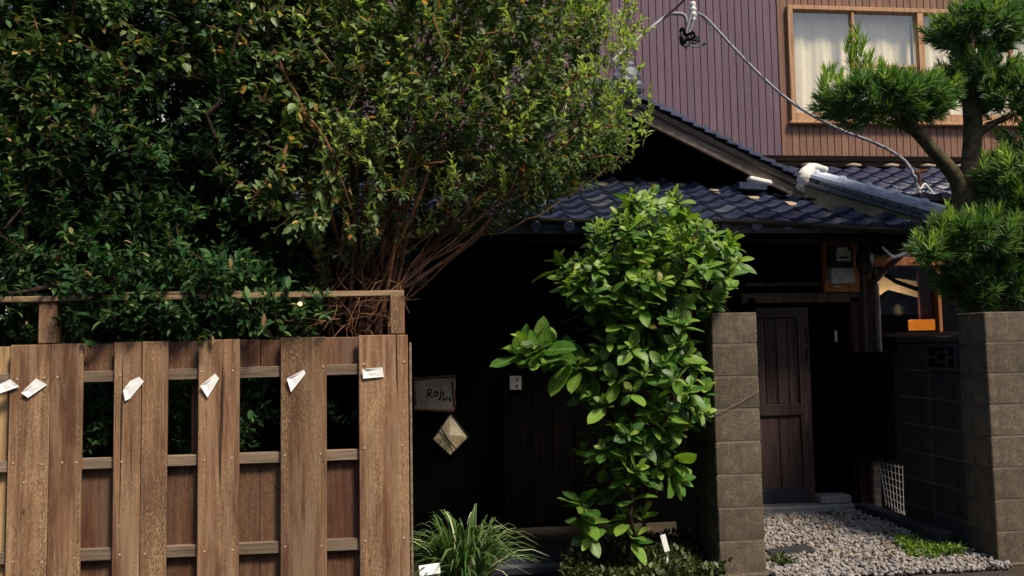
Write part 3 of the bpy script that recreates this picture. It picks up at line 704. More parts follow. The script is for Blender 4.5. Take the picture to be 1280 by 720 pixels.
# neighbouring pale house to the left
lh = thing('pale_house', (-4, 11.5, 0), 'pale grey house wall glimpsed through the leaves at the hedge top', 'house')
MB().box((-9, 11, 0), (-1.3, 15, 5.6)).build('wall', 'neighbour_wall', lh)
MB().add([(-9.3, 10.6, 5.55), (-1.0, 10.6, 5.55), (-1.0, 13, 6.6), (-9.3, 13, 6.6), (-9.3, 15.4, 5.55), (-1.0, 15.4, 5.55)], [(0,1,2,3), (3,2,5,4), (1,5,2), (0,3,4)]).build('roof', 'tile', lh)
pw_ = bpy.data.objects.new('window', None); link(pw_, lh, (-3.0, 11, 3.6))
piece('frame', (1.5, 0.08, 1.1), (-3.0, 10.98, 3.9), 'grey_plastic', pw_); piece('pane', (1.36, 0.05, 0.96), (-3.0, 10.95, 3.9), 'black_plastic', pw_)

# ------------------------------------------------------------------ block pillars and wall
BH = 0.2105
def block_stack(root, x0, x1, y0, y1, n, mat, z0=0.0, cols=1, stagger=False, skip=()):
    MB().box((x0+0.006, y0+0.006, z0), (x1-0.006, y1-0.006, z0+n*BH-0.006)).build('mortar_core', 'mortar', root)
    for i in range(n):
        L = (y1-y0)/cols; cuts = [y0+L*k for k in range(cols+1)]
        if stagger and i % 2 and cols > 1: cuts = [y0]+[y0+L*(k+0.5) for k in range(cols)]+[y1]
        for k in range(len(cuts)-1):
            if (i, k) in skip: continue
            a, b = cuts[k], cuts[k+1]
            piece('block', (x1-x0, b-a-0.007, BH-0.007), ((x0+x1)/2+random.uniform(-.0015, .0015), (a+b)/2, z0+BH*(i+0.5)), mat, root, rot=(0, random.gauss(0, .002), random.gauss(0, .003)), c=0.006)
PY = 5.3
ztop_p = at(920, 390, PY).z; n_p = 8; PB = ztop_p-n_p*BH
lx0, lx1 = at(895, 560, PY).x, at(952, 560, PY).x
lp = thing('block_pillar', ((lx0+lx1)/2, PY+0.2, 0), 'brown concrete block gate pillar beside the leafy green shrub', 'pillar')
block_stack(lp, lx0, lx1, PY, PY+0.32, n_p, 'block', PB)
block_stack(lp, lx0+0.02, lx1-0.06, PY+0.325, PY+0.98, n_p, 'block', PB, cols=2, stagger=True)
piece('footing', (lx1-lx0+0.05, 0.40, PB+0.02), ((lx0+lx1)/2, PY+0.165, (PB+0.02)/2-0.01), 'block', lp, c=0.012)
rx0 = at(1240, 560, PY).x; rx1 = rx0+0.40
ztr = at(1255, 389, PY).z; PBr = ztr-8*BH
rp = thing('block_pillar', ((rx0+rx1)/2, PY+0.2, 0), 'brown concrete block gate pillar in front of the clipped pine', 'pillar')
block_stack(rp, rx0, rx1, PY, PY+0.3, 8, 'block', PBr)
piece('footing', (rx1-rx0+0.06, 0.38, PBr+0.02), ((rx0+rx1)/2, PY+0.15, (PBr+0.02)/2-0.01), 'block', rp, c=0.012)
bw = thing('block_wall', (rx0+0.1, PY+0.9, 0), 'dark stained block wall with an openwork block running back behind the pine pillar', 'wall')
wx_, wy0, wy1 = rx0+0.02, PY+0.305, PY+1.10
block_stack(bw, wx_, wx_+0.12, wy0, wy1, 7, 'dark_block', PBr, cols=2, skip=((6, 0),))
WT = PBr+7*BH
piece('coping', (0.16, wy1-wy0-0.01, 0.05), (wx_+0.06, (wy0+wy1)/2, WT+0.027), 'dark_block', bw, c=0.012)
# openwork block: frame with a square-spiral grille
op = bpy.data.objects.new('openwork_block', None); Lb = (wy1-wy0)/2; link(op, bw, (wx_, wy0+Lb/2, WT-BH/2))
ya, yb, za, zb_ = wy0+0.004, wy0+Lb-0.004, WT-BH+0.004, WT-0.004
def bar(y0, y1, z0, z1, d=0.0): piece('bar', (0.022, abs(y1-y0), abs(z1-z0)), (wx_-0.004-0.011+d, (y0+y1)/2, (z0+z1)/2), 'dark_block', op, c=0.003)
t_ = 0.028; W_ = yb-ya; H_ = zb_-za
bar(ya, yb, za, za+t_); bar(ya, yb, zb_-t_, zb_); bar(ya, ya+t_*1.4, za+t_, zb_-t_); bar(yb-t_*1.4, yb, za+t_, zb_-t_)
bar(ya+W_*.3, ya+W_*.36, za+t_, zb_-t_, -.001); bar(ya+W_*.62, ya+W_*.68, za+H_*.3, zb_-H_*.3, -.001); bar(ya+W_*.36, ya+W_*.62, za+H_*.62, za+H_*.72, -.001); bar(ya+W_*.36, ya+W_*.62, za+H_*.28, za+H_*.38, -.001); bar(ya+t_*1.4, ya+W_*.3, za+H_*.45, za+H_*.55, -.001); bar(ya+W_*.68, yb-t_*1.4, za+H_*.45, za+H_*.55, -.001)
MB().box((wx_-0.002, ya+.02, za+.01), (wx_+0.004, yb-.02, zb_-.01)).build('painted_shade', 'black', op)  # black panel paints the shade inside the openings
# kerb at its foot
kb = thing('kerb', (wx_-0.08, PY+1.1, 0), 'low dark kerb along the foot of the block wall beside the gravel', 'kerb')
for k in range(2): piece('kerb_stone', (0.13, 0.58, 0.13), (wx_-0.10, PY+0.72+0.59*k, 0.05), 'dark_block', kb, c=0.012)
# scratch wire on the left pillar
wr = MB().tube([at(893, 518, PY-0.012), at(925, 503, PY-0.012), at(949, 488, PY-0.012)], 0.0022, 5).build('wire', 'wire_dull'); tag(wr, 'thin stray wire slanting across the gate pillar beside the green shrub', 'wire')

# ------------------------------------------------------------------ wooden fence
FN = 4.6
fence = thing('wooden_fence', (at(250, 600, FN).x, FN, 0), 'weathered brown board fence with open gaps and a thin top rail', 'fence')
def ftop(px): return at(px, 432-14*px/510, FN).z
BT = 0.022
def fboard(p0, p1, Y, z0, z1, mat, nm='board', th=BT, lean=0.0):
    x0, x1 = at(p0, 560, Y).x, at(p1, 560, Y).x
    return piece(nm, (x1-x0, th, z1-z0), ((x0+x1)/2, Y+th/2, (z0+z1)/2), mat, fence, rot=(random.gauss(0, .002), lean, 0), c=0.0035)
Z0 = 0.04
front = [(9.5, 60.5, 'fence_board'), (61.2, 101.3, 'fence_board'), (141.3, 175.2, 'fence_board'), (176, 208.2, 'fence_board'), (247, 298.5, 'fence_board'), (350.5, 408, 'fence_board'), (449, 511, 'fence_board')]
for a_, b_, mt in front:
    fboard(a_, b_, FN-BT, Z0+random.uniform(-.01, .01), ftop((a_+b_)/2), mt, lean=random.gauss(0, .0015))
ry = {1: (467, 481-14, 0), 2: (0, 0, 0)}
def rail(pyL, pyR, h, Y=FN, th=0.035, nm='rail', p0=-60, p1=508, mat='fence_rail'):
    A = at(p0, pyL+(pyL-pyR)*(-p0/ 500.0)*(-1) if False else pyL, Y); B = at(p1, pyR, Y)
    L = (B-A).length; ce = (A+B)/2
    return piece(nm, (L, th, h), (ce.x, Y+th/2, ce.z), mat, fence, rot=(0, -math.atan2(B.z-A.z, B.x-A.x), 0), c=0.003)
rail(476, 460, 0.058); rail(586, 566, 0.056); rail(701, 678, 0.060)
rail(375.5, 366, 0.030, FN-0.01, 0.05, 'top_rail', -60, 505, 'rail_warm')
rail(367, 365.5, 0.016, FN-0.012, 0.045, 'top_rail', 155, 300, 'rail_warm')
# back boards closing the gaps, above and below the opening
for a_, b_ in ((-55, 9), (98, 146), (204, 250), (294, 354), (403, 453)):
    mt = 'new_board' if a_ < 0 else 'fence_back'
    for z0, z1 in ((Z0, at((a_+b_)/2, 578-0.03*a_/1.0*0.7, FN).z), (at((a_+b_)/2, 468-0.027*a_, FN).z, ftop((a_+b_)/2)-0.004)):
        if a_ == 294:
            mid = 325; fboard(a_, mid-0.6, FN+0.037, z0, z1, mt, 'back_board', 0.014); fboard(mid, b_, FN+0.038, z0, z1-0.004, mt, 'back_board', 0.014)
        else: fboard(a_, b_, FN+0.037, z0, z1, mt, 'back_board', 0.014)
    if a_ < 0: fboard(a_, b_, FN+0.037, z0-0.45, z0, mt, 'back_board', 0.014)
# posts carrying the rail
fboard(44.5, 67.5, FN+0.002, ftop(56)+0.004, at(56, 377, FN).z, 'fence_board', 'post', 0.07)
fboard(489, 507, FN-0.012, ftop(500)+0.004, at(498, 369, FN).z, 'fence_board', 'post', 0.085)
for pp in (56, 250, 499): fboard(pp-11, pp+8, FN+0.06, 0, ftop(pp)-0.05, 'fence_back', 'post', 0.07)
fboard(512.2, 515.4, FN-0.014, Z0, at(513, 428, FN).z, 'fence_rail', 'end_strip', 0.06)
# nails
nm_ = MB().lathe((0, 0, 0), [(0.0055, -0.003), (0.0035, 0.0), (0.002, 0.012)], 8, 'y').mesh('nail', 'nail')
nails = [(22, 474), (56, 472), (72, 471), (151, 469), (17, 579), (53, 580), (78, 578), (96, 578), (152, 577), (16, 702), (52, 702), (93, 697), (150, 693), (181, 692), (30, 603), (404, 458), (455, 455), (505, 452), (252, 464), (291, 463), (255, 575), (290, 572), (356, 569), (401, 567), (456, 560), (503, 556), (256, 689), (291, 687), (357, 683), (402, 682), (457, 676), (505, 672)]
for p in nails:
    o = bpy.data.objects.new('nail', nm_); q = at(p[0], p[1], FN-BT); link(o, fence, (q.x, FN-BT, q.z))

# paper tags stapled on the boards
tags = [([(0, 492), (0, 480), (13, 474), (25, 483)], 'second board end beside the pale inner board at the fence edge', 'curled white paper tag half covering the new pale inner board'),
        ([(28, 491), (45, 473), (59, 481), (36, 497)], '', 'creased white paper tag on the wide grained board next to the pale board'),
        ([(155, 488), (163, 476), (174, 471), (180, 477), (163, 498), (157, 501)], '', 'torn white paper tag with ragged corners on the split double board'),
        ([(251, 482), (269, 467), (274, 473), (260, 497)], '', 'kite-shaped white paper tag on the board right after the split double board'),
        ([(359, 473), (380, 462), (382, 467), (364, 490)], '', 'pointed white paper tag on the board below the hanging bulb'),
        ([(453, 461), (478, 459), (480, 471), (454, 473)], '', 'rectangular white paper tag on the end board beneath the rail post')]
for pts, _, lab in tags:
    P = [at(p[0], p[1], FN-BT-0.004) for p in pts]; ce = sum(P, Vector())/len(P)
    mb = MB(); n = len(P)
    rings = []
    for f in (1.0, 0.55):
        for i, p in enumerate(P):
            q = ce+(p-ce)*f; lift = 0.014 if (i == 0 and f == 1) else (0.008 if i == n-1 and f == 1 else 0.002)
            rings.append(Vector((q.x, q.y-lift, q.z)))
    rings.append(Vector((ce.x, ce.y-0.004, ce.z)))
    fs = [(i, (i+1) % n, n+(i+1) % n, n+i) for i in range(n)]+[(n+i, n+(i+1) % n, 2*n) for i in range(n)]
    vs = rings+[v+Vector((0, 0.0012, 0)) for v in rings]; M = len(rings)
    fs += [tuple(M+i for i in reversed(f)) for f in fs]+[((i+1) % n, i, M+i, M+(i+1) % n) for i in range(n)]
    o = mb.add(vs, fs).build('paper_tag', 'paper'); tag(o, lab, 'paper', 'paper tags stuck along the fence')

# ------------------------------------------------------------------ plants
LEAF4 = (np.array([[0, 0, 0], [-.42, .26, .07], [0, .27, 0], [.42, .26, .07], [-.44, .60, .06], [0, .62, -.01], [.44, .60, .06], [0, 1, -.10]]), [(0, 3, 2), (0, 2, 1), (2, 3, 6, 5), (1, 2, 5, 4), (5, 6, 7), (4, 5, 7)])
NEED = (np.array([[-.5, 0, 0], [.5, 0, 0], [.42, .55, .06], [-.42, .55, .06], [0, 1, -.02]]), [(0, 1, 2, 3), (3, 2, 4)])
def unit(a): return a/np.maximum(np.linalg.norm(a, axis=-1, keepdims=True), 1e-9)
def leaf_cloud(name, P, D, N, S, Wd, mat, parent, tmpl=LEAF4, tint=None, kind='stuff', origin=None):
    T, F = tmpl; n = len(P); D = unit(D); sd_ = unit(np.cross(D, N)); N = np.cross(sd_, D)
    V = P[:, None, :]+S[:, None, None]*(T[None, :, 0:1]*Wd[:, None, None]*sd_[:, None, :]+T[None, :, 1:2]*D[:, None, :]+T[None, :, 2:3]*N[:, None, :])
    V = V.reshape(-1, 3); k = len(T)
    origin = np.array(WO[parent.name]) if parent is not None else (np.array(origin) if origin is not None else V.mean(0)*np.array([1, 1, 0]))
    V = V-origin
    loops = []; starts = []; tot = []
    me = bpy.data.meshes.new(name); me.vertices.add(len(V)); me.vertices.foreach_set('co', V.ravel())
    base = (np.arange(n)*k)
    fl = np.concatenate([np.array(f) for f in F]); fs_ = np.array([len(f) for f in F])
    li = (base[:, None]+fl[None, :]).ravel(); lt = np.tile(fs_, n); ls = np.concatenate([[0], np.cumsum(lt)[:-1]])
    me.loops.add(len(li)); me.loops.foreach_set('vertex_index', li.astype(np.int32))
    me.polygons.add(len(lt)); me.polygons.foreach_set('loop_start', ls.astype(np.int32)); me.polygons.foreach_set('loop_total', lt.astype(np.int32))
    me.update(calc_edges=True); me.validate()
    if tint is None: tint = rng.random(n)
    at_ = me.attributes.new('tint', 'FLOAT', 'POINT'); at_.data.foreach_set('value', np.repeat(tint, k).astype(np.float32))
    me.materials.append(MATS[mat]); me.polygons.foreach_set('use_smooth', np.ones(len(lt), dtype=bool))
    o = bpy.data.objects.new(name, me); link(o, parent, origin)
    if kind: o['kind'] = kind
    return o
def poly_points(poly, Y, n, T, edge=0.35, ybias=0.0, shell=0.0):
    """points in the rounded solid whose outline is a polygon in the plane y = Y"""
    P = np.array([(at(x, y, Y).x, at(x, y, Y).z) for x, y in poly]); A = P; B = np.roll(P, -1, 0)
    out = []
    lo, hi = P.min(0), P.max(0)
    while len(out) < n:
        q = lo+(hi-lo)*rng.random((4000, 2))
        ins = np.zeros(len(q), bool)
        for a, b in zip(A, B):
            c = ((a[1] > q[:, 1]) != (b[1] > q[:, 1])) & (q[:, 0] < (b[0]-a[0])*(q[:, 1]-a[1])/(b[1]-a[1]+1e-12)+a[0]); ins ^= c
        q = q[ins]
        dmin = np.full(len(q), 9.)
        for a, b in zip(A, B):
            ab = b-a; t = np.clip(((q-a)@ab)/(ab@ab), 0, 1); dmin = np.minimum(dmin, np.linalg.norm(q-(a+t[:, None]*ab), axis=1))
        th = T*np.sqrt(np.clip(1-(1-np.clip(dmin/edge, 0, 1))**2, 0.03, 1))
        u = rng.uniform(-1, 1, len(q))
        if shell: u = np.sign(u)*np.abs(u)**(1-shell)
        for (x, z), y in zip(q, Y+ybias+u*th): out.append((x, y, z))
    return np.array(out[:n])
class Tree:
    """branches grown from seed stems toward scattered targets"""
    def __init__(s): s.p = []; s.par = []; s.d = []; s.tips = []
    def stem(s, pts, step=0.1, jit=0.01):
        pts = [Vector(p) for p in pts]; last = None
        q = []; Pp = [pts[0]*2-pts[1]]+pts+[pts[-1]*2-pts[-2]]
        for i in range(1, len(Pp)-2):
            a, b, c, d = Pp[i-1:i+3]; m_ = max(2, int((c-b).length/step))
            for k in range(m_):
                t = k/m_; q.append(0.5*((2*b)+(c-a)*t+(2*a-5*b+4*c-d)*t*t+(3*b-a-3*c+d)*t**3))
        q.append(pts[-1])
        for p in q:
            p = np.array(p)+rng.normal(0, jit, 3); s.p.append(p); s.par.append(-1 if last is None else last)
            s.d.append(np.array([0, 0, 1.]) if last is None else unit(p-s.p[last])); last = len(s.p)-1
    def grow(s, targets, step=0.09, jit=0.012, curve=0.5, lift=0.0, maxseg=60):
        base = np.mean([s.p[i] for i in range(len(s.p)) if s.par[i] == -1], axis=0)
        order = np.argsort(np.linalg.norm(targets-base, axis=1))
        cap = len(s.p)+len(targets)*14+10; A = np.zeros((cap, 3)); Dd = np.zeros((cap, 3)); n = len(s.p); A[:n] = s.p; Dd[:n] = s.d
        for ti in order:
            t = targets[ti]; v = t-A[:n]; L = np.linalg.norm(v, axis=1); co = (v*Dd[:n]).sum(1)/np.maximum(L, 1e-6)
            k = int(np.argmin(L*(1.9-0.9*np.clip(co, -1, 1))))
            p = A[k].copy(); d = Dd[k].copy(); par = k; dist = L[k]; m_ = max(1, min(13, int(round(dist/step))))
            for j in range(m_):
                rem = t-p; f = (j+1)/m_
                dd = unit(d*curve*(1-f)+unit(rem)*(1-curve*(1-f))+np.array([0, 0, lift])); p = p+dd*np.linalg.norm(rem)/(m_-j)
                if j < m_-1: p = p+rng.normal(0, jit, 3)
                else: p = t.copy()
                d = unit(p-A[par]); A[n] = p; Dd[n] = d; s.p.append(p.copy()); s.d.append(d); s.par.append(par); par = n; n += 1
            s.tips.append(par)
    def radii(s, tip=0.003, ex=0.42, mx=0.06):
        n = len(s.p); cnt = np.zeros(n)
        for t in s.tips: cnt[t] += 1
        for i in range(n-1, -1, -1):
            if s.par[i] >= 0: cnt[s.par[i]] += cnt[i]
        s.r = np.minimum(mx, tip*np.maximum(cnt, 1)**ex); return s.r
    def mesh(s, mb, sides=5, rmin=0.0):
        for i in range(len(s.p)):
            k = s.par[i]
            if k < 0 or s.r[i] < rmin: continue
            a = s.p[k]; b = s.p[i]; d = unit(b-a); u = np.cross(d, [0.31, 0.17, 0.93]); u = unit(u); v = np.cross(d, u)
            vs = []
            ra = min(s.r[k], s.r[i]*1.5)
            for c, r_, e in ((a, ra, -0.3), (b, s.r[i], 0.2)):
                for j in range(sides):
                    g = 2*math.pi*j/sides; vs.append(c+d*e*r_+(u*math.cos(g)+v*math.sin(g))*r_)
            mb.add(vs, [(j, (j+1) % sides, sides+(j+1) % sides, sides+j) for j in range(sides)])
        return mb
    def twigs(s, back=2):
        """last nodes of each tip: start, end"""
        a = []; b = []
        for t in s.tips:
            k = t
            for _ in range(back):
                if s.par[k] >= 0: k = s.par[k]
            a.append(s.p[k]); b.append(s.p[t])
        return np.array(a), np.array(b)
def dress(A, B, n, size, width, out=0.9, droop=0.0, up=0.3, over=0.3, srand=0.35, whorl=False):
    """n leaves along every twig A->B (extended past the tip)"""
    d = unit(B-A); L = np.linalg.norm(B-A, axis=1)
    t = rng.random((len(A), n)) if not whorl else (np.arange(n)[None, :]+rng.random((len(A), n)))/n
    P = A[:, None, :]+(B-A)[:, None, :]*(t*(1+over))[:, :, None]
    ang_ = rng.random((len(A), 1))*6.28+np.arange(n)[None, :]*2.4+rng.normal(0, .3, (len(A), n))
    u = unit(np.cross(d, np.array([0.3, 0.2, 0.93]))); v = np.cross(d, u)
    rad = u[:, None, :]*np.cos(ang_)[:, :, None]+v[:, None, :]*np.sin(ang_)[:, :, None]
    D = unit(d[:, None, :]*(1-out*0.6)+rad*out+np.array([0, 0, -droop])+rng.normal(0, .15, rad.shape))
    N = unit(np.array([0, -0.25, 1.0])*1.0+d[:, None, :]*up+rng.normal(0, .35, rad.shape))
    S = size*(1+rng.uniform(-srand, srand, t.shape)); Wd = width*(1+rng.uniform(-.2, .2, t.shape))
    f = lambda a: a.reshape(-1, a.shape[-1])
    return f(P), f(D), f(N), S.ravel(), Wd.ravel()

def reseed(k):
    global rng
    random.seed(k); rng = np.random.default_rng(k)
# dark evergreen shrub behind the fence
reseed(1)
ev = thing('evergreen_shrub', (at(170, 700, 5.45).x, 5.45, 0), 'dense dark green evergreen shrub rising behind the wooden fence', 'shrub')
polyA = [(-90, -90), (300, -90), (390, -60), (400, 90), (370, 200), (345, 300), (400, 360), (415, 395), (380, 425), (330, 470), (300, 560), (250, 600), (-90, 600)]
T = Tree()
for px in (20, 110, 200, 290): T.stem([at(px+30, 760, 5.5), at(px, 500, 5.5), at(px-10, 250, 5.5), at(px+10, 30, 5.6)], 0.15)
tA = poly_points(polyA, 5.35, 2600, 0.85, 0.5, shell=0.35)
tA = tA[(tA[:, 1] > 4.95) | (tA[:, 2] > 1.78)]
T.grow(tA, 0.12); T.radii(0.0025, 0.42, 0.04)
T.mesh(MB(), 5, 0.0032).build('trunk', 'bark_dark', ev)
a_, b_ = T.twigs(2)
P, D, N, S, Wd = dress(a_, b_, 17, 0.054, 0.38, out=0.8, up=0.4, over=0.4)
leaf_cloud('foliage', P, D, N, S, Wd, 'leaf_hedge', ev)
a2 = poly_points(polyA, 5.45, 5200, 0.7, 0.5); a2 = a2[(a2[:, 1] > 4.95) | (a2[:, 2] > 1.78)]; b2 = a2+unit(rng.normal(0, 1, a2.shape)+np.array([0, -.5, .6]))*0.12
P, D, N, S, Wd = dress(a2, b2, 12, 0.055, 0.40, out=0.85, up=0.4)
leaf_cloud('foliage', P, D, N, S, Wd, 'leaf_hedge', ev)
a2 = poly_points(polyA, 5.95, 3000, 0.35, 0.4); b2 = a2+unit(rng.normal(0, 1, a2.shape)+np.array([0, -.5, .6]))*0.12
P, D, N, S, Wd = dress(a2, b2, 11, 0.058, 0.44, out=0.85, up=0.4)
leaf_cloud('foliage', P, D, N, S, Wd, 'leaf_hedge', ev)
# sprays hanging over the fence top in front of the rail
sp_ = poly_points([(95, 330), (310, 330), (330, 362), (400, 372), (408, 400), (330, 414), (200, 416), (80, 408)], 4.62, 150, 0.14, 0.2); sb2 = sp_+unit(rng.normal(0, .6, sp_.shape)+np.array([0, -.5, .8]))*0.1
P, D, N, S, Wd = dress(sp_, sb2, 12, 0.058, 0.42, out=0.85, up=0.4)
leaf_cloud('foliage', P, D, N, S, Wd, 'leaf_hedge', ev)
mb = MB()
for a, b in zip(sp_, sb2): mb.tube([a-(b-a)*0.8+np.array([0, .12, -.03]), a, b], 0.0022, 4, cap=False)
gap = np.vstack([poly_points(p, 4.8, k, 0.05, 0.1) for p, k in (([(104, 500), (140, 490), (142, 568), (104, 568)], 14), ([(208, 500), (246, 495), (246, 568), (208, 568)], 14), ([(300, 520), (346, 512), (348, 565), (300, 565)], 12), ([(408, 520), (438, 515), (438, 545), (410, 548)], 4), ([(2, 380), (40, 385), (40, 426), (2, 426)], 8))])
gb = gap+unit(rng.normal(0, .6, gap.shape)+np.array([0, -.3, .8]))*0.08
P, D, N, S, Wd = dress(gap, gb, 9, 0.048, 0.42, out=0.85, up=0.4)
leaf_cloud('foliage', P, D, N, S, Wd, 'leaf_hedge', ev)
for a, b in zip(gap, gb): mb.tube([a-(b-a)*1.2+np.array([0, .15, -.05]), a, b], 0.002, 4, cap=False)
mb.build('twig', 'bark_dark', ev, kind='stuff')

reseed(2)
# arching tree
ar = thing('arching_tree', (at(465, 720, 5.4).x, 5.4, 0), 'olive green arching tree with reddish bare branches and scattered yellow leaves', 'tree')
polyB = [(300, -90), (700, -90), (745, -40), (760, 40), (735, 100), (785, 158), (788, 195), (760, 222), (700, 252), (640, 275), (570, 290), (505, 322), (455, 330), (400, 345), (360, 300), (345, 180), (300, 60)]
T = Tree()
Yb = 5.35
stems = [[(478, 760, 5.4), (487, 400, 5.35), (520, 338, 5.3), (560, 315, 5.25), (590, 298, 5.25), (640, 268, 5.3), (700, 225, 5.3), (745, 190, 5.3)],
         [(470, 760, 5.4), (480, 385, 5.4), (515, 333, 5.35), (545, 322, 5.3), (575, 300, 5.25), (610, 262, 5.2), (640, 235, 5.2), (660, 180, 5.2)],
         [(455, 760, 5.45), (462, 420, 5.45), (470, 330, 5.4), (500, 270, 5.35), (540, 200, 5.3), (570, 90, 5.3), (590, 10, 5.3)],
         [(478, 760, 5.5), (472, 520, 5.5), (462, 420, 5.4), (452, 330, 5.3), (455, 250, 5.2), (470, 150, 5.2), (475, 30, 5.2)],
         [(485, 760, 5.6), (476, 520, 5.6), (456, 420, 5.5), (430, 330, 5.4), (410, 250, 5.2), (397, 150, 5.1), (400, 20, 5.1)],
         [(490, 760, 5.7), (478, 540, 5.7), (470, 420, 5.6), (478, 320, 5.6), (495, 220, 5.6), (520, 100, 5.6), (530, 0, 5.6)],
         [(487, 390, 5.38), (508, 350, 5.5), (560, 290, 5.6), (640, 220, 5.7), (690, 130, 5.7), (700, 40, 5.7)],
         [(590, 298, 5.25), (625, 290, 5.1), (660, 275, 5.05), (720, 240, 5.0), (770, 200, 5.0)]]
for s_ in stems: T.stem([at(*p) for p in s_], 0.07, 0.006)
for k in range(34):
    tg = poly_points([(420, -60), (700, -60), (760, 60), (770, 170), (640, 210), (520, 240), (380, 250), (340, 120)], Yb, 1, 0.6, 0.4)[0]; b0 = np.array(at(min(492, random.gauss(458, 24)), random.gauss(398, 12), 5.4+random.gauss(0, .08)))
    v_ = tg-b0; mid1 = b0+v_*0.35+np.array([0, random.gauss(0, .04), 0.06*np.linalg.norm(v_)*random.uniform(-1, .6)]); mid2 = b0+v_*0.7+np.array([random.gauss(0, .03), 0, 0.05*random.uniform(-1, .5)])
    T.stem([b0, mid1, mid2, tg], 0.1, 0.004)
tB = poly_points(polyB, Yb, 2600, 0.78, 0.5, shell=0.3)
xr = at(690, 150, Yb).x; tB = tB[(tB[:, 0] < xr) | (rng.random(len(tB)) < 0.62)]
T.grow(tB, 0.08, 0.008, 0.5, 0.1); T.radii(0.0024, 0.34, 0.017); T.r = np.maximum(T.r, 0.0024)
T.mesh(MB(), 6, 0.0).build('trunk', 'bark_red', ar)
a_, b_ = T.twigs(3)
zlow = at(500, 225, Yb).z; xl = at(640, 245, Yb).x
kp = (b_[:, 2] > zlow+rng.normal(0, .12, len(b_))) | (b_[:, 0] > xl) | (rng.random(len(b_)) < 0.34)
a_, b_ = a_[kp], b_[kp]
P, D, N, S, Wd = dress(a_, b_, 17, 0.050, 0.48, out=0.75, droop=0.35, up=0.2, over=0.25)
leaf_cloud('foliage', P, D, N, S, Wd, 'leaf_arch', ar)
a2 = poly_points([(320, -90), (700, -90), (745, 0), (740, 110), (770, 170), (740, 210), (640, 245), (540, 262), (430, 262), (350, 200), (310, 60)], 5.6, 1300, 0.5, 0.5); b2 = a2+unit(rng.normal(0, 1, a2.shape)+np.array([.1, -.4, .6]))*0.13
P, D, N, S, Wd = dress(a2, b2, 12, 0.050, 0.48, out=0.8, droop=0.3, up=0.2)
leaf_cloud('foliage', P, D, N, S, Wd, 'leaf_arch', ar)
# new pale shoots on the outside
outer = np.argsort(tB[:, 1])[:900]; sel = rng.choice(outer, 260, replace=False)
edge_t = poly_points([(740, -40), (790, 40), (778, 110), (815, 160), (800, 195), (770, 215), (740, 120), (720, 20)], 5.3, 90, 0.4, 0.2)
sa = np.vstack([tB[sel], edge_t]); sbv = sa+unit(rng.normal(0, .35, sa.shape)+np.array([0.1, -.25, 1.0]))*rng.uniform(.12, .26, (len(sa), 1))
P, D, N, S, Wd = dress(sa, sbv, 15, 0.045, 0.42, out=0.6, droop=0.0, up=0.2, over=0.0)
leaf_cloud('foliage', P, D, N, S, Wd, 'leaf_arch_tip', ar)
mb = MB()
for a, b in zip(sa, sbv): mb.tube([a, b], 0.0022, 4, cap=False)
mb.build('shoot', 'stem_green', ar, kind='stuff')
# dead hanging twigs under the crown behind the rail
mb = MB()
for k in range(90):
    p = np.array(at(random.uniform(385, 490), random.uniform(345, 415), random.uniform(4.9, 5.4))); d = unit(rng.normal(0, 1, 3)+np.array([0, 0, -.3]))
    q = [p]
    for j in range(4): d = unit(d+rng.normal(0, .35, 3)); q.append(q[-1]+d*0.07)
    mb.tube(q, lambda t: 0.0026*(1-.7*t), 4, cap=False)
mb.build('dead_twig', 'bark_red', ar, kind='stuff')

reseed(3)
# climbing vine with pale and yellow leaves over the hedge top
vn = thing('climbing_vine', (at(60, 700, 4.95).x, 4.95, 0), 'pale leafed climbing vine with yellow leaves spilling over the dark hedge top', 'vine')
T = Tree()
T.stem([at(60, 760, 5.3), at(50, 450, 5.3), at(30, 260, 4.95), at(40, 150, 4.7), at(90, 40, 4.7), at(200, 0, 4.75), at(330, 40, 4.8)], 0.1)
T.stem([at(330, 40, 4.8), at(370, 120, 4.75), at(420, 200, 4.7), at(440, 260, 4.7)], 0.1)
tV = poly_points([(-90, -90), (440, -90), (410, 60), (420, 170), (330, 150), (250, 90), (190, 100), (140, 120), (100, 200), (60, 230), (-20, 190), (-90, 200)], 4.78, 760, 0.22, 0.3)
tV2 = poly_points([(300, 150), (400, 160), (430, 290), (330, 300), (260, 200)], 4.75, 60, 0.15, 0.3)
T.grow(np.vstack([tV, tV2]), 0.08, 0.015, 0.7); T.radii(0.0018, 0.36, 0.012)
T.mesh(MB(), 5).build('stem', 'bark_red', vn)
a_, b_ = T.twigs(3)
P, D, N, S, Wd = dress(a_, b_, 11, 0.056, 0.62, out=0.8, droop=0.45, up=0.2, over=0.2)
leaf_cloud('foliage', P, D, N, S, Wd, 'leaf_vine', vn)

# random seed of the shrub that follows
reseed(4)
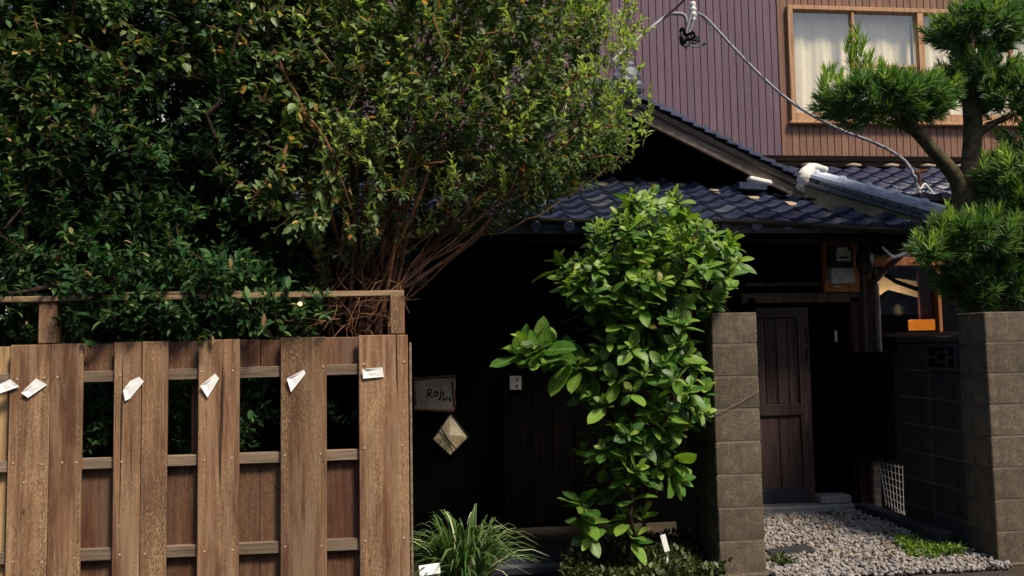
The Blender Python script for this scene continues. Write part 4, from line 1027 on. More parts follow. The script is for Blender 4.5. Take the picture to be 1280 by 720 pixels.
# ---- broad-leaved green shrub by the pillar
sh_ = thing('broadleaf_shrub', (at(790, 715, 5.45).x, 5.45, 0), 'bright green broad-leaved shrub leaning on the gate pillar', 'shrub')
def big_leaf(k):
    rows = 7; mb = MB(); vs = []; uvs = []
    cur = [0.10, 0.22, -0.05, 0.32][k]; fold = [0.16, 0.24, 0.10, 0.2][k]; twist = [0.1, -0.15, 0.25, -0.05][k]
    for i in range(rows):
        t = i/(rows-1); wdt = (0.28, 0.24, 0.30, 0.26)[k]*math.sin(math.pi*min(1, t*0.95+0.02)**0.92)**0.72
        if i == 0: wdt = 0.012
        if i == rows-1: wdt = 0.004
        for c in (-1, -0.5, 0, 0.5, 1):
            x = c*wdt; z = fold*abs(x)-cur*t*t+0.012*math.sin(9*t+c*2)*abs(c)+twist*x*t
            vs.append((x, t, z)); uvs.append((c, t))
    fs = [(i*5+c, i*5+c+1, i*5+c+6, i*5+c+5) for i in range(rows-1) for c in range(4)]
    return vs, fs, uvs
BIG = []
for mt in ('leaf_big', 'leaf_new_lit'):
    for k in range(4):
        vs, fs, uvs = big_leaf(k); me = MB().add(vs, fs).mesh('leaf', mt, True); uvl = me.uv_layers.new(name='UVMap')
        for lp_ in me.loops: uvl.data[lp_.index].uv = uvs[lp_.vertex_index]
        me.attributes.new('tint', 'FLOAT', 'POINT'); BIG.append(me)
T = Tree()
for s_ in ([(775, 730, 5.5), (770, 600, 5.5), (760, 480, 5.5), (770, 380, 5.5), (790, 290, 5.5)],
           [(785, 730, 5.5), (790, 600, 5.45), (805, 480, 5.4), (825, 380, 5.35), (850, 300, 5.3)],
           [(800, 730, 5.5), (810, 600, 5.45), (840, 480, 5.35), (870, 390, 5.25), (890, 320, 5.2)],
           [(775, 700, 5.5), (765, 560, 5.4), (745, 470, 5.3), (712, 448, 5.2), (680, 432, 5.15)],
           [(785, 730, 5.5), (760, 690, 5.4), (738, 665, 5.3), (732, 640, 5.25)],
           [(830, 480, 5.3), (858, 520, 5.22), (852, 560, 5.2), (838, 590, 5.2)]): T.stem([at(*p) for p in s_], 0.08, 0.006)
polyC = [(745, 275), (780, 262), (790, 240), (838, 238), (862, 268), (880, 285), (910, 282), (922, 318), (908, 368), (884, 392), (862, 405), (868, 440), (884, 500), (872, 545), (850, 528), (838, 560), (800, 600), (745, 605), (722, 560), (745, 520), (726, 480), (748, 440), (740, 390), (712, 380), (700, 335), (735, 320)]
tC = poly_points(polyC, 5.38, 900, 0.42, 0.3, shell=0.3)
tC = tC[(tC[:, 2] > 1.2) | (rng.random(len(tC)) < 0.6)]
gapf = np.sin(tC[:, 0]*11+1)*np.sin(tC[:, 2]*9+.5)+0.5*np.sin(tC[:, 0]*23+tC[:, 2]*17); tC = tC[gapf > -0.9]
# keep shoots apart
keep = []
for p in tC:
    if all(np.linalg.norm(p-q) > (0.082 if p[2] > 1.75 else 0.108) for q in keep): keep.append(p)
tC = np.array(keep)
extra = np.array([at(672, 432, 5.12), at(655, 425, 5.16), at(690, 428, 5.2), at(735, 645, 5.25), at(738, 672, 5.22), at(846, 588, 5.2), at(852, 600, 5.18), at(765, 575, 5.25), at(645, 436, 5.1), at(664, 448, 5.08), at(682, 445, 5.15), at(725, 625, 5.3), at(702, 448, 5.2), at(718, 462, 5.25), at(734, 452, 5.25), at(728, 490, 5.3), at(762, 618, 5.3), at(790, 612, 5.25), at(815, 596, 5.25), at(778, 645, 5.25), at(806, 640, 5.3), at(795, 668, 5.25), at(700, 325, 5.7), at(712, 355, 5.6)])
T.grow(np.vstack([tC, extra]), 0.07, 0.008, 0.5); T.radii(0.0034, 0.40, 0.018)
T.mesh(MB(), 6).build('stem', 'bark_dark', sh_)
leaves = []
for ti, t in enumerate(T.tips):
    tip = T.p[t]; d = T.d[t]; d = unit(d+np.array([0.05, -0.35, 0.5])); nl = random.choice((6, 7, 8, 9))
    u = unit(np.cross(d, [0.3, 0.2, 0.93])); v = np.cross(d, u); a0 = random.random()*6.28
    isbig = ti >= 0 and np.min(np.linalg.norm(extra-tip, axis=1)) < 0.01
    for k in range(nl):
        f = k/(nl-1); a = a0+k*1.65
        rad = u*math.cos(a)+v*math.sin(a)
        el = 0.25+0.75*f
        dd = unit(rad*(1.05-0.5*f)+d*el+np.array([0, 0, -0.12])+rng.normal(0, .12, 3))
        size = ((0.195 if (tip[0] < at(725, 450, 5.2).x) else 0.15) if isbig else (0.112 if tip[2] > 1.8 else 0.135))*(1.1-0.62*f)*random.uniform(.65, 1.25)
        p = tip-d*0.07*(1-f)
        nn = unit(d*0.8+np.array([0, -0.2, 0.5])-dd*np.dot(d, dd)+rng.normal(0, .15, 3))
        leaves.append((p, dd, nn, size, f > 0.55 and (tip[2] > 1.85 or random.random() < .15)))  # mostly upper tips: shade lower down is put into the leaf colour
leaves.sort(key=lambda L: L[0][1])
far = leaves[300:]
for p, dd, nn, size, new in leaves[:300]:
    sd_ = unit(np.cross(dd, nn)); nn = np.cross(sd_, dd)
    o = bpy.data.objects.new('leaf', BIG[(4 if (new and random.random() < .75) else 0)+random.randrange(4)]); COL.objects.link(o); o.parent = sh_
    mw = Matrix.Identity(4); q = Vector(p)-WO[sh_.name]
    for i in range(3): mw[i][0], mw[i][1], mw[i][2], mw[i][3] = sd_[i]*size, dd[i]*size, nn[i]*size, q[i]
    o.matrix_local = mw
for mi_, mt in ((0, 'leaf_big'), (1, 'leaf_new_lit')):
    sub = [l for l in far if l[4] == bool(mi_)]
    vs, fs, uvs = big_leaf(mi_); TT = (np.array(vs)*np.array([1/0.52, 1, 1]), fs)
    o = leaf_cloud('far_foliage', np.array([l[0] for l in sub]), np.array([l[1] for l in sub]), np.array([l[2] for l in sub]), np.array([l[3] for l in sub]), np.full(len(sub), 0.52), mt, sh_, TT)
    uvl = o.data.uv_layers.new(name='UVMap'); vi = np.zeros(len(o.data.loops), np.int32); o.data.loops.foreach_get('vertex_index', vi)
    uvl.data.foreach_set('uv', np.array(uvs)[vi % len(uvs)].astype(np.float32).ravel())

reseed(5)
# ---- clipped pine (long strap needles in pads)
pn = thing('clipped_pine', (at(1218, 700, 6.0).x, 6.0, 0), 'cloud-pruned pine with layered needle pads behind the gate pillar', 'tree')
PYp = 6.0
mb = MB()
mb.tube([at(1226, 700, PYp), at(1222, 500, PYp), at(1212, 380, PYp), at(1205, 290, PYp), at(1212, 225, PYp), at(1216, 150, PYp), at(1208, 70, PYp), at(1212, 10, PYp)], lambda t: 0.10-0.045*t, 12, smooth=5)
mb.build('trunk', 'bark_pine', pn, smooth=True)
mb = MB()
mb.tube([at(1204, 262, PYp), at(1196, 225, PYp), at(1168, 190, PYp-.08), at(1140, 160, PYp-.12), at(1110, 138, PYp-.15), at(1060, 130, PYp-.15)], lambda t: 0.068-0.045*t, 10, smooth=5)
mb.tube([at(1214, 175, PYp), at(1235, 158, PYp), at(1262, 145, PYp), at(1290, 130, PYp)], lambda t: 0.035-0.02*t, 8, smooth=4)
mb.tube([at(1206, 290, PYp), at(1235, 268, PYp-.1), at(1270, 245, PYp-.15)], lambda t: 0.035-0.02*t, 8, smooth=4)
mb.tube([at(1206, 350, PYp), at(1185, 325, PYp-.2), at(1165, 318, PYp-.3), at(1140, 318, PYp-.35)], lambda t: 0.03-0.022*t, 8, smooth=4)
mb.build('branch', 'bark_pine', pn, smooth=True)
pads = [(1104, 128, -.15, .50, .36, .19, 190), (1160, 128, -.1, .20, .25, .14, 40), (1225, 38, -.05, .40, .36, .18, 150), (1288, 22, 0, .3, .36, .22, 60), (1222, 100, .0, .32, .3, .16, 100), (1265, 120, -.1, .28, .3, .18, 80),
        (1275, 228, -.2, .32, .36, .24, 120), (1215, 300, -.25, .38, .36, .18, 150), (1275, 310, -.2, .34, .4, .24, 110), (1235, 355, -.1, .36, .36, .24, 120), (1158, 318, -.38, .10, .1, .09, 16), (1290, 180, -.1, .2, .25, .15, 40), (1288, 262, -.3, .26, .3, .2, 80), (1290, 340, -.25, .28, .3, .22, 80)]
Pn, Dn, Nn, Sn, Wn = [], [], [], [], []; new = [[], [], [], [], []]
tw = MB()
def tuft(p, d, n, size, spread, store, wdt=0.13):
    d = unit(d); u = unit(np.cross(d, [0.31, 0.17, 0.93])); v = np.cross(d, u)
    k = np.arange(n); a = k*2.4+random.random()*6.28; f = (k+.5)/n
    rad = u[None]*np.cos(a)[:, None]+v[None]*np.sin(a)[:, None]
    D = unit(d[None]*(0.35+0.9*f[:, None])+rad*spread*(1.15-0.75*f[:, None])+rng.normal(0, .12, (n, 3)))
    store[0].append(p+d[None]*(f[:, None]-0.7)*size*0.9); store[1].append(D); store[2].append(unit(d[None]+rng.normal(0, .3, (n, 3)))); store[3].append(size*rng.uniform(.7, 1.15, n)); store[4].append(np.full(n, wdt))
main = [Pn, Dn, Nn, Sn, Wn]
for (px, py, dy, ax, ay, az, n) in pads:
    c = np.array(at(px, py, PYp+dy))
    for i in range(int(n*1.25)):
        u3 = unit(rng.normal(0, 1, 3)); u3[2] = u3[2]*0.8+0.25
        q = unit(u3)*np.array([ax, ay, az])*rng.uniform(.55, 1.0)**0.6*rng.uniform(.85, 1.08)
        d = unit(u3*np.array([1, 1, 1.0])+np.array([0, -.1, .45])+rng.normal(0, .2, 3))
        if u3[2] > 0.35 and random.random() < 0.20:
            tuft(c+q+d*0.05, d+np.array([0, 0, .8]), 26, 0.095, 0.55, new, 0.11)
        else: tuft(c+q, d, 32, 0.100, 0.80, main, 0.105)
        tw.tube([c+q*0.45-np.array([0, 0, az*.3]), c+q], 0.004, 4, cap=False)
for (px, py, dy) in ((1070, 88, -.15), (1066, 66, -.15), (1072, 46, -.15), (1063, 78, -.12), (1080, 82, -.2), (1060, 56, -.1), (1078, 60, -.18), (1088, 78, -.2), (1040, 92, -.1), (1032, 98, -.2), (1098, 88, -.2), (1050, 100, -.2), (1028, 112, -.15), (1112, 100, -.25), (1185, 268, -.4), (1178, 285, -.4), (1245, 18, -.1), (1230, 205, -.2), (1250, 190, -.2)):
    tuft(np.array(at(px, py, PYp+dy)), np.array([rng.normal(0, .15), -.15, 1.0]), 34, 0.11, 0.6, new, 0.11)
tw.tube([at(1085, 118, PYp-.15), at(1070, 90, PYp-.15), at(1071, 45, PYp-.15)], 0.006, 5)
for st_, mt in ((main, 'needle'), (new, 'needle_new')):
    leaf_cloud('needles', np.vstack(st_[0]), np.vstack(st_[1]), np.vstack(st_[2]), np.concatenate(st_[3]), np.concatenate(st_[4]), mt, pn, NEED)
tw.build('twig', 'bark_pine', pn, kind='stuff')

reseed(6)
# ---- variegated grass tuft
vg = thing('variegated_grass', (at(583, 715, 5.2).x, 5.2, 0), 'clump of striped lily grass beside the fence end', 'grass clump')
vs = []; fs = []; tint = []
gx, gy = at(583, 715, 5.2).x, 5.2
for i in range(260):
    a = random.random()*6.283; rr = random.random()**.5*0.13; p = Vector((gx+math.cos(a)*rr, gy+math.sin(a)*rr*.9, 0.0))
    a2 = a+random.gauss(0, .5); out = random.uniform(.10, .42); h = random.uniform(.36, .66)*(1-0.35*out/.38); wd = random.uniform(.008, .014)
    sidev = Vector((-math.sin(a2), math.cos(a2), 0)); outv = Vector((math.cos(a2), math.sin(a2), 0))
    K = 7; base = len(vs); pale = random.random()
    for j in range(K):
        t = j/(K-1); q = p+outv*(out*t**1.8)+Vector((0, 0, h*(1.55*t-0.62*t**2.6-(0.25*t**5)*(out/.38))))
        ww = wd*(1-t**2.2)+0.0008
        for s in (-1, -.55, .55, 1): vs.append(q+sidev*ww*s+Vector((0, 0, abs(s)*ww*.5))); tint.append((0.75+.25*pale) if (abs(s) == 1 and pale > .35) or pale > .92 else 0.5*random.random())
    for j in range(K-1):
        for s in range(3): k = base+j*4+s; fs.append((k, k+1, k+5, k+4))
o = MB().add(vs, fs).build('blades', 'blade', vg, smooth=True, kind='stuff')
at_ = o.data.attributes.new('tint', 'FLOAT', 'POINT'); at_.data.foreach_set('value', tint)

reseed(7)
# ---- ground cover, weeds
def cover(name, poly, n, size, mat, zmax, label, cat, wide=0.6):
    P = np.array(poly); out = []
    lo, hi = P.min(0), P.max(0)
    while len(out) < n:
        q = lo+(hi-lo)*rng.random(2); ins = False
        for a, b in zip(P, np.roll(P, -1, 0)):
            if ((a[1] > q[1]) != (b[1] > q[1])) and (q[0] < (b[0]-a[0])*(q[1]-a[1])/(b[1]-a[1]+1e-12)+a[0]): ins = not ins
        if ins: out.append((q[0], q[1], zmax*(0.35+0.65*rng.random())*(0.6+0.4*math.sin(q[0]*9)*math.cos(q[1]*7))))
    A = np.array(out); Dd = rng.normal(0, .7, A.shape)+np.array([0, -.3, .45]); Nn = rng.normal(0, .4, A.shape)+np.array([0, 0, 1])
    o = leaf_cloud(name, A, Dd, Nn, size*rng.uniform(.7, 1.3, n), np.full(n, wide), mat, None); tag(o, label, cat, kind='stuff'); return o
cx0, cx1 = at(690, 715, 5.4).x, lx0+0.0
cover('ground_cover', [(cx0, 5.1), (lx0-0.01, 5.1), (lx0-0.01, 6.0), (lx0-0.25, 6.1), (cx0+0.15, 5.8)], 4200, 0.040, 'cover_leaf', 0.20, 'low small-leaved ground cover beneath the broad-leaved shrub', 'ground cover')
gx0, gx1 = lx1+0.02, wx_-0.03
wcx = at(1130, 700, 5.7).x
cover('weeds', [(wcx-.10, 5.42), (wcx+.28, 5.42), (wcx+.34, 5.75), (wcx+.24, 6.0), (wcx+.06, 5.9), (wcx-.05, 5.65)], 1500, 0.040, 'weed_leaf', 0.09, 'bright green weeds sprouting through the gravel by the block wall', 'weeds', 0.35)
q = at(1060, 650, 6.6)
cover('weeds', [(q.x-.08, 6.4), (q.x+.1, 6.4), (q.x+.12, 6.75), (q.x-.1, 6.75)], 260, 0.035, 'leaf_hedge', 0.08, 'small dark weeds in the gravel against the doorstep', 'weeds', 0.5)
q = at(978, 705, 5.5)
cover('weeds', [(q.x-.07, 5.4), (q.x+.06, 5.4), (q.x+.05, 5.6), (q.x-.05, 5.6)], 160, 0.04, 'cover_leaf', 0.07, 'tuft of weeds beside the flat stone slab', 'weeds', 0.4)
# ---- gravel
ico = []
gg = (1+5**.5)/2
iv = unit(np.array([(-1, gg, 0), (1, gg, 0), (-1, -gg, 0), (1, -gg, 0), (0, -1, gg), (0, 1, gg), (0, -1, -gg), (0, 1, -gg), (gg, 0, -1), (gg, 0, 1), (-gg, 0, -1), (-gg, 0, 1)]))
ifs = [(0,11,5),(0,5,1),(0,1,7),(0,7,10),(0,10,11),(1,5,9),(5,11,4),(11,10,2),(10,7,6),(7,1,8),(3,9,4),(3,4,2),(3,2,6),(3,6,8),(3,8,9),(4,9,5),(2,4,11),(6,2,10),(8,6,7),(9,8,1)]
mb = MB()
for i in range(8500):
    x = random.uniform(gx0, gx1); y = random.uniform(5.15, FY-0.14); s = random.uniform(.008, .019)*(1.3 if random.random() < .12 else 1)
    z = 0.004+random.random()**2*0.028+(0.03 if y > 6.3 else 0.03*max(0, (y-5.8)/.5))
    rot = Matrix.Rotation(random.random()*6.28, 3, Vector(rng.normal(0, 1, 3)))
    sx = Vector((s*random.uniform(.8, 1.35), s*random.uniform(.7, 1.1), s*random.uniform(.55, .9)))
    mb.add([Vector((x, y, z))+rot @ Vector((v[0]*sx.x*random.uniform(.8, 1.15), v[1]*sx.y*random.uniform(.8, 1.15), v[2]*sx.z)) for v in iv], ifs)
gr = mb.build('gravel', 'gravel_stone', None, origin=((gx0+gx1)/2, 6, 0)); tag(gr, 'pale grey crushed gravel filling the gateway up to the doorstep', 'gravel', kind='stuff')
n_ = 70; A = np.column_stack([rng.uniform(gx0, gx1, n_), rng.uniform(5.3, 6.7, n_), rng.uniform(.045, .06, n_)])
o = leaf_cloud('fallen_leaves', A, rng.normal(0, 1, (n_, 3))*np.array([1, 1, .2]), np.array([0, 0, 1])+rng.normal(0, .25, (n_, 3)), rng.uniform(.03, .06, n_), np.full(n_, .5), 'dry_leaf', None); tag(o, 'dry brown leaves scattered over the gravel', 'fallen leaves', kind='stuff')
sb = piece('stone_slab', (0.36, 0.13, 0.06), (at(985, 692, 5.7).x+.02, 5.72, 0.022), 'dark_block', None, rot=(R(3), R(-2), R(12)), c=0.02); tag(sb, 'flat dark stone slab lying in the gravel beside the gate pillar', 'stone')

# ------------------------------------------------------------------ small things
# electric meter
em = thing('electric_meter', at(1052, 362, FY-0.02), 'black and grey electric meter on a varnished wooden board above the door', 'electric meter')
pbox('backboard', 1031, 302, 1073, 365, FY-0.04, 0.04, 'meter_plate', em)
MY = FY-0.135
a = at(1040, 354, MY); b = at(1067, 308, MY); mw_ = b.x-a.x; mh_ = b.z-a.z; mx = (a.x+b.x)/2
piece('meter_case', (mw_, 0.09, mh_*.55), (mx, MY+0.05, b.z-mh_*.275), 'black_plastic', em, c=0.015)
piece('terminal_cover', (mw_*1.02, 0.10, mh_*.43), (mx, MY+0.045, a.z+mh_*.215), 'grey_plastic', em, c=0.012)
piece('dial_plate', (mw_*.62, 0.004, mh_*.30), (mx+mw_*.06, MY+0.003, b.z-mh_*.25), 'meter_face', em, c=0.001)
piece('counter_strip', (mw_*.4, 0.003, mh_*.05), (mx+mw_*.06, MY-0.001, b.z-mh_*.30), 'ink', em, c=0.0008)
piece('label_strip', (mw_*.45, 0.003, mh_*.07), (mx+mw_*.02, MY+0.004, b.z-mh_*.06), 'white_plaster', em, c=0.0008)
piece('seal', (0.012, 0.01, 0.012), (mx+mw_*.1, MY-0.008, a.z+mh_*.36), 'paper', em, c=0.003)
q = at(1047, 358, FY-0.045); piece('paper_label', (0.07, 0.003, 0.018), (q.x, FY-0.0425, q.z), 'white_plaster', em, c=0.0008)
# round lamp under the eave beside the meter
ll = thing('wall_lamp', at(1083, 330, FY-0.1), 'dark round wall lamp beside the electric meter', 'lamp')
q = at(1081, 325, FY-0.16); 
MB().lathe((q.x, q.y, q.z), [(0.02, -.13), (0.06, -.10), (0.075, -.02), (0.07, .05), (0.035, .11), (0.02, .12)], 16).build('shade', 'black_plastic', ll, smooth=True)
MB().tube([(q.x, q.y, q.z+.11), (q.x, q.y+.05, q.z+.16), (q.x, FY-0.05, q.z+.15)], 0.012, 8, smooth=4).build('arm', 'black_plastic', ll)
# pale metal bracket
bk = thing('awning_bracket', at(1118, 318, FY-0.3), 'bent pale metal bracket sticking out under the eave near the pine', 'bracket')
MB().tube([at(1103, 309, 6.42), at(1117, 322, 6.36), at(1127, 319, 6.33), at(1136, 314, 6.30)], lambda t: 0.008+0.008*min(1, t*2), 8).build('arm', 'white_metal', bk)
# brace under the eave
o = MB().tube([at(1102, 340, FY-0.06), at(1120, 352, FY-.1), at(1148, 362, FY-.2)], 0.02, 8).build('eave_brace', 'old_wood_shaded', house)
# covered thing by the wall
cv = thing('black_cover', (at(1095, 600, 6.75).x, 6.75, 0), 'black cover draped over a rounded shape between the door and the block wall', 'cover')
a = at(1070, 440, 6.72); b = at(1128, 578, 6.72); mb = MB(); nx, nz = 12, 10; vs = []; fs = []
for j in range(nz+1):
    for i in range(nx+1):
        u = i/nx; v = j/nz; top = a.z-0.05*(2*u-1)**4; bot = b.z+0.02+0.03*(1-u)+0.01*math.sin(u*19)
        vs.append((a.x+(b.x-a.x)*u, 6.76-0.10*math.sin(math.pi*min(1, max(0, u)))**.5-0.015*math.sin(u*25+v), top+(bot-top)*v))
base = len(vs)
vs += [(v[0], 6.9, v[2]) for v in vs]
for j in range(nz):
    for i in range(nx): k = j*(nx+1)+i; fs += [(k, k+1, k+nx+2, k+nx+1), (base+k+nx+1, base+k+nx+2, base+k+1, base+k)]
for i in range(nx): fs += [(i, base+i, base+i+1, i+1)]
for j in range(nz): k = j*(nx+1); fs += [(k, k+nx+1, base+k+nx+1, base+k), (k+nx, base+k+nx, base+k+nx+nx+1, k+nx+nx+1)]
mb.add(vs, fs).build('cloth', 'black', cv, smooth=True)
for k in (a.x+0.05, b.x-0.06): MB().tube([(k, 6.86, 0), (k, 6.86, b.z+0.2)], 0.012, 6).build('leg', 'black', cv)
# leaning timber and wire rack
tm = MB().chamfer((-0.03, -0.015, 0), (0.03, 0.015, 0.42), 0.004).build('timber_offcut', 'barge_wood', origin=(0, 0, 0)); q = at(1093, 638, 6.8); tm.location = (q.x, 6.75, 0.05); tm.rotation_euler = (R(-4), R(3), 0); tag(tm, 'short weathered timber offcut leaning beside the wire rack', 'timber')
rk = thing('wire_rack', (at(1114, 638, 6.7).x, 6.7, 0), 'white wire rack leaning beneath the black cover by the wall foot', 'rack')
tl, tr_, bl, br = at(1099, 576, 6.78), at(1128, 582, 6.78), at(1108, 632, 6.66), at(1130, 648, 6.66)
for k in range(7):
    f = k/6; MB().tube([tl.lerp(tr_, f), bl.lerp(br, f)], 0.0035, 5).build('wire', 'net', rk)
for k in range(7):
    f = (k+.3)/7; MB().tube([tl.lerp(bl, f), tr_.lerp(br, f)], 0.003, 5).build('wire', 'net', rk)

# screen by the cafe path, with sign and mirror hung on it
SY = 6.0
sc_ = thing('board_screen', (at(570, 700, SY).x, SY, 0), 'dark board screen beside the passage behind the fence end', 'screen')
xs0, xs1 = at(470, 600, SY).x, at(624, 600, SY).x; nbd = 7; bwid = (xs1-xs0)/nbd
for k in range(nbd): piece('board', (bwid-0.006, 0.02, 1.75), (xs0+bwid*(k+.5), SY+0.02+0.003*(k % 2), 0.9), 'old_wood_shaded', sc_)
piece('post', (0.035, 0.05, 1.85), (xs1+0.02, SY+0.02, 0.925), 'old_wood_shaded', sc_); piece('post', (0.05, 0.05, 1.85), (xs0, SY+0.06, 0.925), 'old_wood_shaded', sc_)
piece('rail', (xs1-xs0, 0.04, 0.05), ((xs0+xs1)/2, SY+0.055, 1.6), 'old_wood_x', sc_)
sg = thing('cafe_sign', at(543, 513, SY-0.02), 'small rusty-edged painted sign board reading Roji cafe', 'sign')
a = at(518, 513, SY-0.03); b = at(569, 471, SY-0.03); SGY = SY-0.03
mb = MB(); K = 14; out = []
for side_ in range(4):
    for k in range(K):
        t = k/K; c4 = [(a.x, a.z), (b.x, a.z), (b.x, b.z), (a.x, b.z)]; p0 = c4[side_]; p1 = c4[(side_+1) % 4]
        j = random.uniform(-.004, .004); out.append((p0[0]+(p1[0]-p0[0])*t+j, p0[1]+(p1[1]-p0[1])*t+random.uniform(-.004, .004)))
M = len(out)
mb.add([(x, SGY, z) for x, z in out]+[(x, SGY+0.012, z) for x, z in out], [tuple(range(M)), tuple(range(2*M-1, M-1, -1))]+[((i+1) % M, i, M+i, M+(i+1) % M) for i in range(M)])
mb.build('board', 'sign_paint', sg)
for (x0, y0, x1, y1) in ((518, 474, 569, 470), (519, 512, 568, 514), (566, 476, 569, 508), (518, 478, 520, 506)):
    MB().tube([at(x0, y0, SGY-.004), at((x0+x1)/2+random.uniform(-1, 1), (y0+y1)/2+random.uniform(-1, 1), SGY-.005), at(x1, y1, SGY-.004)], 0.008, 6, smooth=3).build('rust_edge', 'rust', sg)
strokes = [[(534, 497), (535, 487)], [(534, 487), (538, 486.5), (539.5, 489), (538, 491.5), (535, 492)], [(536, 492), (541, 497)],
           [(545, 489), (542.7, 491), (543, 494.5), (545.5, 495), (547, 492.5), (546, 489.5), (545, 489)],
           [(551, 488.5), (551.3, 494), (550, 498), (547.6, 499)], [(550.4, 485.6), (551.2, 486.2)], [(554, 489), (554.2, 495)], [(553.8, 485.8), (554.6, 486.4)],
           [(552, 496.6), (550, 497), (549.6, 499), (551.4, 500)], [(553, 500.6), (555, 496.6), (556.2, 500.6)], [(553.6, 499.2), (556, 499.2)], [(558, 501), (558, 497)], [(558, 497), (560.4, 496.8)], [(558, 498.8), (560, 498.7)], [(564, 496.8), (561.8, 497), (561.8, 500.8), (564, 500.6)], [(561.8, 498.8), (563.6, 498.7)]]
mb = MB()
for i, s_ in enumerate(strokes): mb.tube([at(x, y, SGY-0.002) for x, y in s_], 0.0042 if i < 8 else 0.0028, 6, smooth=4 if len(s_) > 2 else 0)
mb.build('lettering', 'ink', sg, kind=None)
# diamond mirror
mi = thing('diamond_mirror', at(563, 569, SY-0.02), 'gold-toned diamond-shaped mirror hung below the cafe sign', 'mirror')
dm = [(563.5, 516), (586, 546), (563, 569), (541, 549)]
def plate(pts, Y, th): 
    P = [at(x, y, Y) for x, y in pts]; n = len(P)
    return MB().add(P+[p+Vector((0, th, 0)) for p in P], [tuple(range(n)), tuple(range(2*n-1, n-1, -1))]+[((i+1) % n, i, n+i, n+(i+1) % n) for i in range(n)])
mtm, n, l, b_ = nodes_of('mirror_gold', 0.35, 0.5); b_.inputs['Metallic'].default_value = 0.25
vz = noise(n, l, coords(n, l), 16, 4, 0.6); r1 = ramp(n, [(0.3, (0.36, 0.28, 0.15)), (0.55, (0.62, 0.53, 0.34)), (0.75, (0.82, 0.76, 0.58))]); l.new(vz.outputs[0], r1.inputs[0]); l.new(r1.outputs[0], b_.inputs['Base Color'])
P4 = [at(x, y, SY-0.016) for x, y in dm]; cn = at(562, 543, SY-0.045); bk_ = at(562, 543, SY-0.008)
for k in range(4):
    p, q = P4[k], P4[(k+1) % 4]; MB().add([p, q, cn, bk_], [(0, 1, 2), (1, 0, 3), (2, 1, 3), (0, 2, 3)]).build('facet', 'mirror_gold', mi)
fr_ = [at(x, y, SY-0.024) for x, y in dm]
for k in range(4): MB().tube([fr_[k], fr_[(k+1) % 4]], 0.004, 6).build('rim', 'black_plastic', mi)
MB().tube([at(550, 532, SY-.036), at(557, 545, SY-.046), at(571, 563, SY-.034)], 0.005, 6, smooth=3).build('twig_motif', 'ink', mi)
for s_ in ([(552, 566), (556, 556)], [(557, 568), (558, 558)], [(548, 558), (551, 551)]): MB().tube([at(x, y, SY-.032) for x, y in s_], 0.003, 5).build('twig_motif', 'ink', mi)
MB().tube([at(563.5, 516, SY-.02), at(563.5, 500, SY-.004)], 0.002, 5).build('hanging_wire', 'cable_dark', mi)
# switch plate on the wall
sw = thing('switch_box', at(645, 488, FY), 'small pale switch box on the dark passage wall', 'switch box')
a = at(637.5, 488, FY-.03); b = at(652, 470, FY-.03); piece('plate', (b.x-a.x, 0.03, b.z-a.z), ((a.x+b.x)/2, FY-0.0, (a.z+b.z)/2), 'switch_plate', sw)
for dz in (-.025, .03): piece('slot', (0.014, 0.006, 0.022), ((a.x+b.x)/2+0.01, FY-0.017, (a.z+b.z)/2+dz), 'ink', sw, c=0.002)
# small window board at the fence end
q = at(521, 350, 6.2); o = piece('nest_box', (0.16, 0.12, 0.10), (q.x, 6.2, q.z), 'barge_wood', None); tag(o, 'small weathered wooden box under the branches above the fence end', 'box')
piece('nest_post', (0.03, 0.03, q.z-0.06), (q.x+.03, 6.2, (q.z-.06)/2), 'old_wood_shaded', o)
# lit bulb in the hedge
bl_ = thing('garden_bulb', at(375, 380, 4.52), 'tiny glowing garden bulb among the leaves under the rail', 'bulb')
q = at(375, 380, 4.5); mb = MB(); blob(mb, q, 0.011, 10, 8, 0); mb.build('globe', 'bulb', bl_, smooth=True)
MB().lathe((q.x, q.y, q.z+0.011), [(0.008, 0), (0.008, 0.02), (0.004, 0.024)], 10).build('socket', 'black_plastic', bl_); MB().tube([q+Vector((0, 0, .03)), q+Vector((.01, .05, .06)), at(380, 366, FN+.02)], 0.002, 5, smooth=3).build('lead', 'cable_dark', bl_)
# white plant markers
mk = thing('plant_marker', (at(831, 715, 5.3).x, 5.3, 0), 'white plastic plant marker upright in the ground cover', 'plant marker')
a = at(831, 679, 5.3); o = piece('tag', (0.036, 0.006, 0.11), (a.x, 5.3, a.z), 'paper', mk, rot=(0, R(-14), 0)); piece('stake', (0.012, 0.005, a.z-.04), (a.x+.015, 5.306, (a.z-.04)/2), 'paper', mk)
mk = thing('plant_marker', (at(537, 720, 4.95).x, 4.95, 0), 'white plastic card lying at the foot of the striped lily grass', 'plant marker')
a = at(537, 712, 4.95); piece('tag', (0.12, 0.006, 0.06), (a.x, 4.95, a.z), 'paper', mk, rot=(R(-25), R(-6), 0)); piece('stake', (0.012, 0.005, a.z), (a.x+.01, 4.958, a.z/2-.02), 'paper', mk)
# step stone of the passage
o = piece('step_stone', (0.5, 0.4, 0.08), (at(657, 712, 5.7).x, 5.75, 0.03), 'slate', None, c=0.02); tag(o, 'blue-grey stepping stone at the mouth of the dark passage', 'stepping stone')

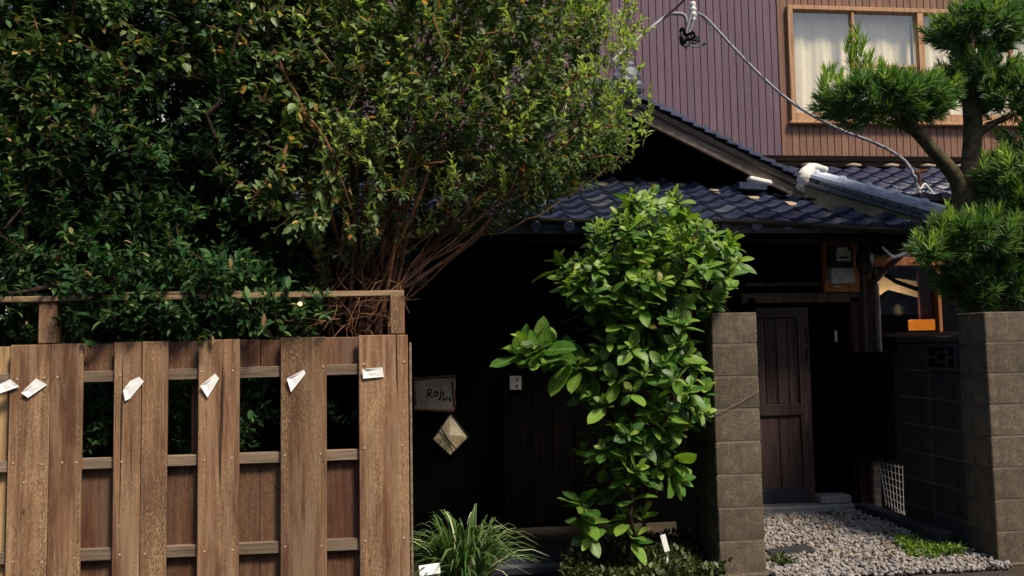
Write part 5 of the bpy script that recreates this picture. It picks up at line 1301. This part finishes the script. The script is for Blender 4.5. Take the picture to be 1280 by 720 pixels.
# ------------------------------------------------------------------ service cables
CY = 8.6
ins = thing('service_insulator', at(864, 40, CY), 'porcelain insulator with looped cables in front of the purple siding', 'insulator')
q = at(866, 6, CY)
MB().lathe((q.x, CY, q.z-0.13), [(0.012, -.06), (.03, -.05), (.035, -.03), (.02, -.015), (.04, 0), (.042, .03), (.02, .045), (.038, .06), (.04, .09), (.02, .10), (.034, .12), (.03, .16)], 14).build('insulator_body', 'porcelain', ins, smooth=True)
for s_, r_, mt in ([(866, 10), (862, 25), (858, 40), (861, 46)], .014, 'cable_grey'), ([(868, 22), (864, 36), (860, 44)], .012, 'cable_grey'), ([(852, 40), (851, 50), (857, 58), (864, 52), (868, 50), (872, 46)], .016, 'black_plastic'), \
    ([(858, 42), (862, 50), (869, 54), (873, 48)], .013, 'black_plastic'), ([(851, 40), (853, 36), (858, 44), (866, 41), (867, 50), (859, 49), (853, 55), (851, 46)], .02, 'black'), ([(864, 44), (872, 52), (874, 44)], .015, 'black_plastic'), ([(853, 44), (856, 54), (858, 62)], .01, 'rust'), ([(875, 18), (886, 30), (889, 42), (882, 54), (872, 59), (862, 57), (855, 51)], .007, 'cable_teal'), ([(884, 52), (878, 57)], .014, 'black_plastic'):
    MB().tube([at(x, y, CY-.02) for x, y in s_], r_, 8, smooth=5).build('wire_loop', mt, ins, smooth=True)
ca = MB().tube([at(760, 80, CY-.4), at(790, 55, CY-.2), at(830, 22, CY), at(845, 17, CY), at(856, 20, CY), at(860, 34, CY)], 0.020, 8, smooth=6).build('service_cable', 'cable_grey', smooth=True); tag(ca, 'grey service cable running from the insulator down into the arching tree', 'cable')
cb = MB().tube([at(830, 22, CY), at(845, 10, CY-.6), at(868, -14, CY-1.6), at(905, -60, CY-3)], 0.012, 6, smooth=4).build('service_cable', 'cable_dark', smooth=True); tag(cb, 'thin dark overhead wire leaving the insulator out of view above', 'cable')
cp = [(872, 16), (885, 25), (920, 63), (960, 103), (1000, 135), (1050, 162), (1092, 178), (1122, 194), (1138, 210), (1147, 232), (1150, 242)]
ys = np.linspace(CY, 7.1, len(cp)); P3 = [at(x, y, yy) for (x, y), yy in zip(cp, ys)]
cc = MB().tube(P3, 0.015, 8, smooth=6); 
dn = []  # lashing wound round it
for i in range(400):
    t = i/399*(len(P3)-1); k = min(int(t), len(P3)-2); p = P3[k].lerp(P3[k+1], t-k); a = i*0.30; dn.append(p+Vector((0, math.cos(a)*.0145, math.sin(a)*.0145)))
cbl = thing('service_cable', P3[-1], 'long twisted grey service cable swooping from the insulator to the ridge end near the pine', 'cable')
cc.build('core', 'cable_grey', cbl, smooth=True)
MB().tube(dn, 0.0035, 4).build('lashing', 'cable_dark', cbl)
# iron bracket and loose wire where it lands
ib = thing('cable_bracket', at(1149, 245, 7.2), 'rusty iron cable bracket on the roof behind the grey ridge', 'bracket')
MB().tube([at(1150, 246, 7.25), at(1149, 215, 7.25), at(1152, 211, 7.25)], 0.014, 8).build('stand', 'rust', ib); MB().tube([at(1144, 216, 7.25), at(1158, 213, 7.25)], 0.016, 8).build('arm', 'rust', ib)
MB().tube([at(1151, 236, 7.2), at(1156, 230, 7.2), at(1162, 236, 7.2), at(1166, 241, 7.2)], 0.008, 6, smooth=4).build('loose_wire', 'paper', ib)
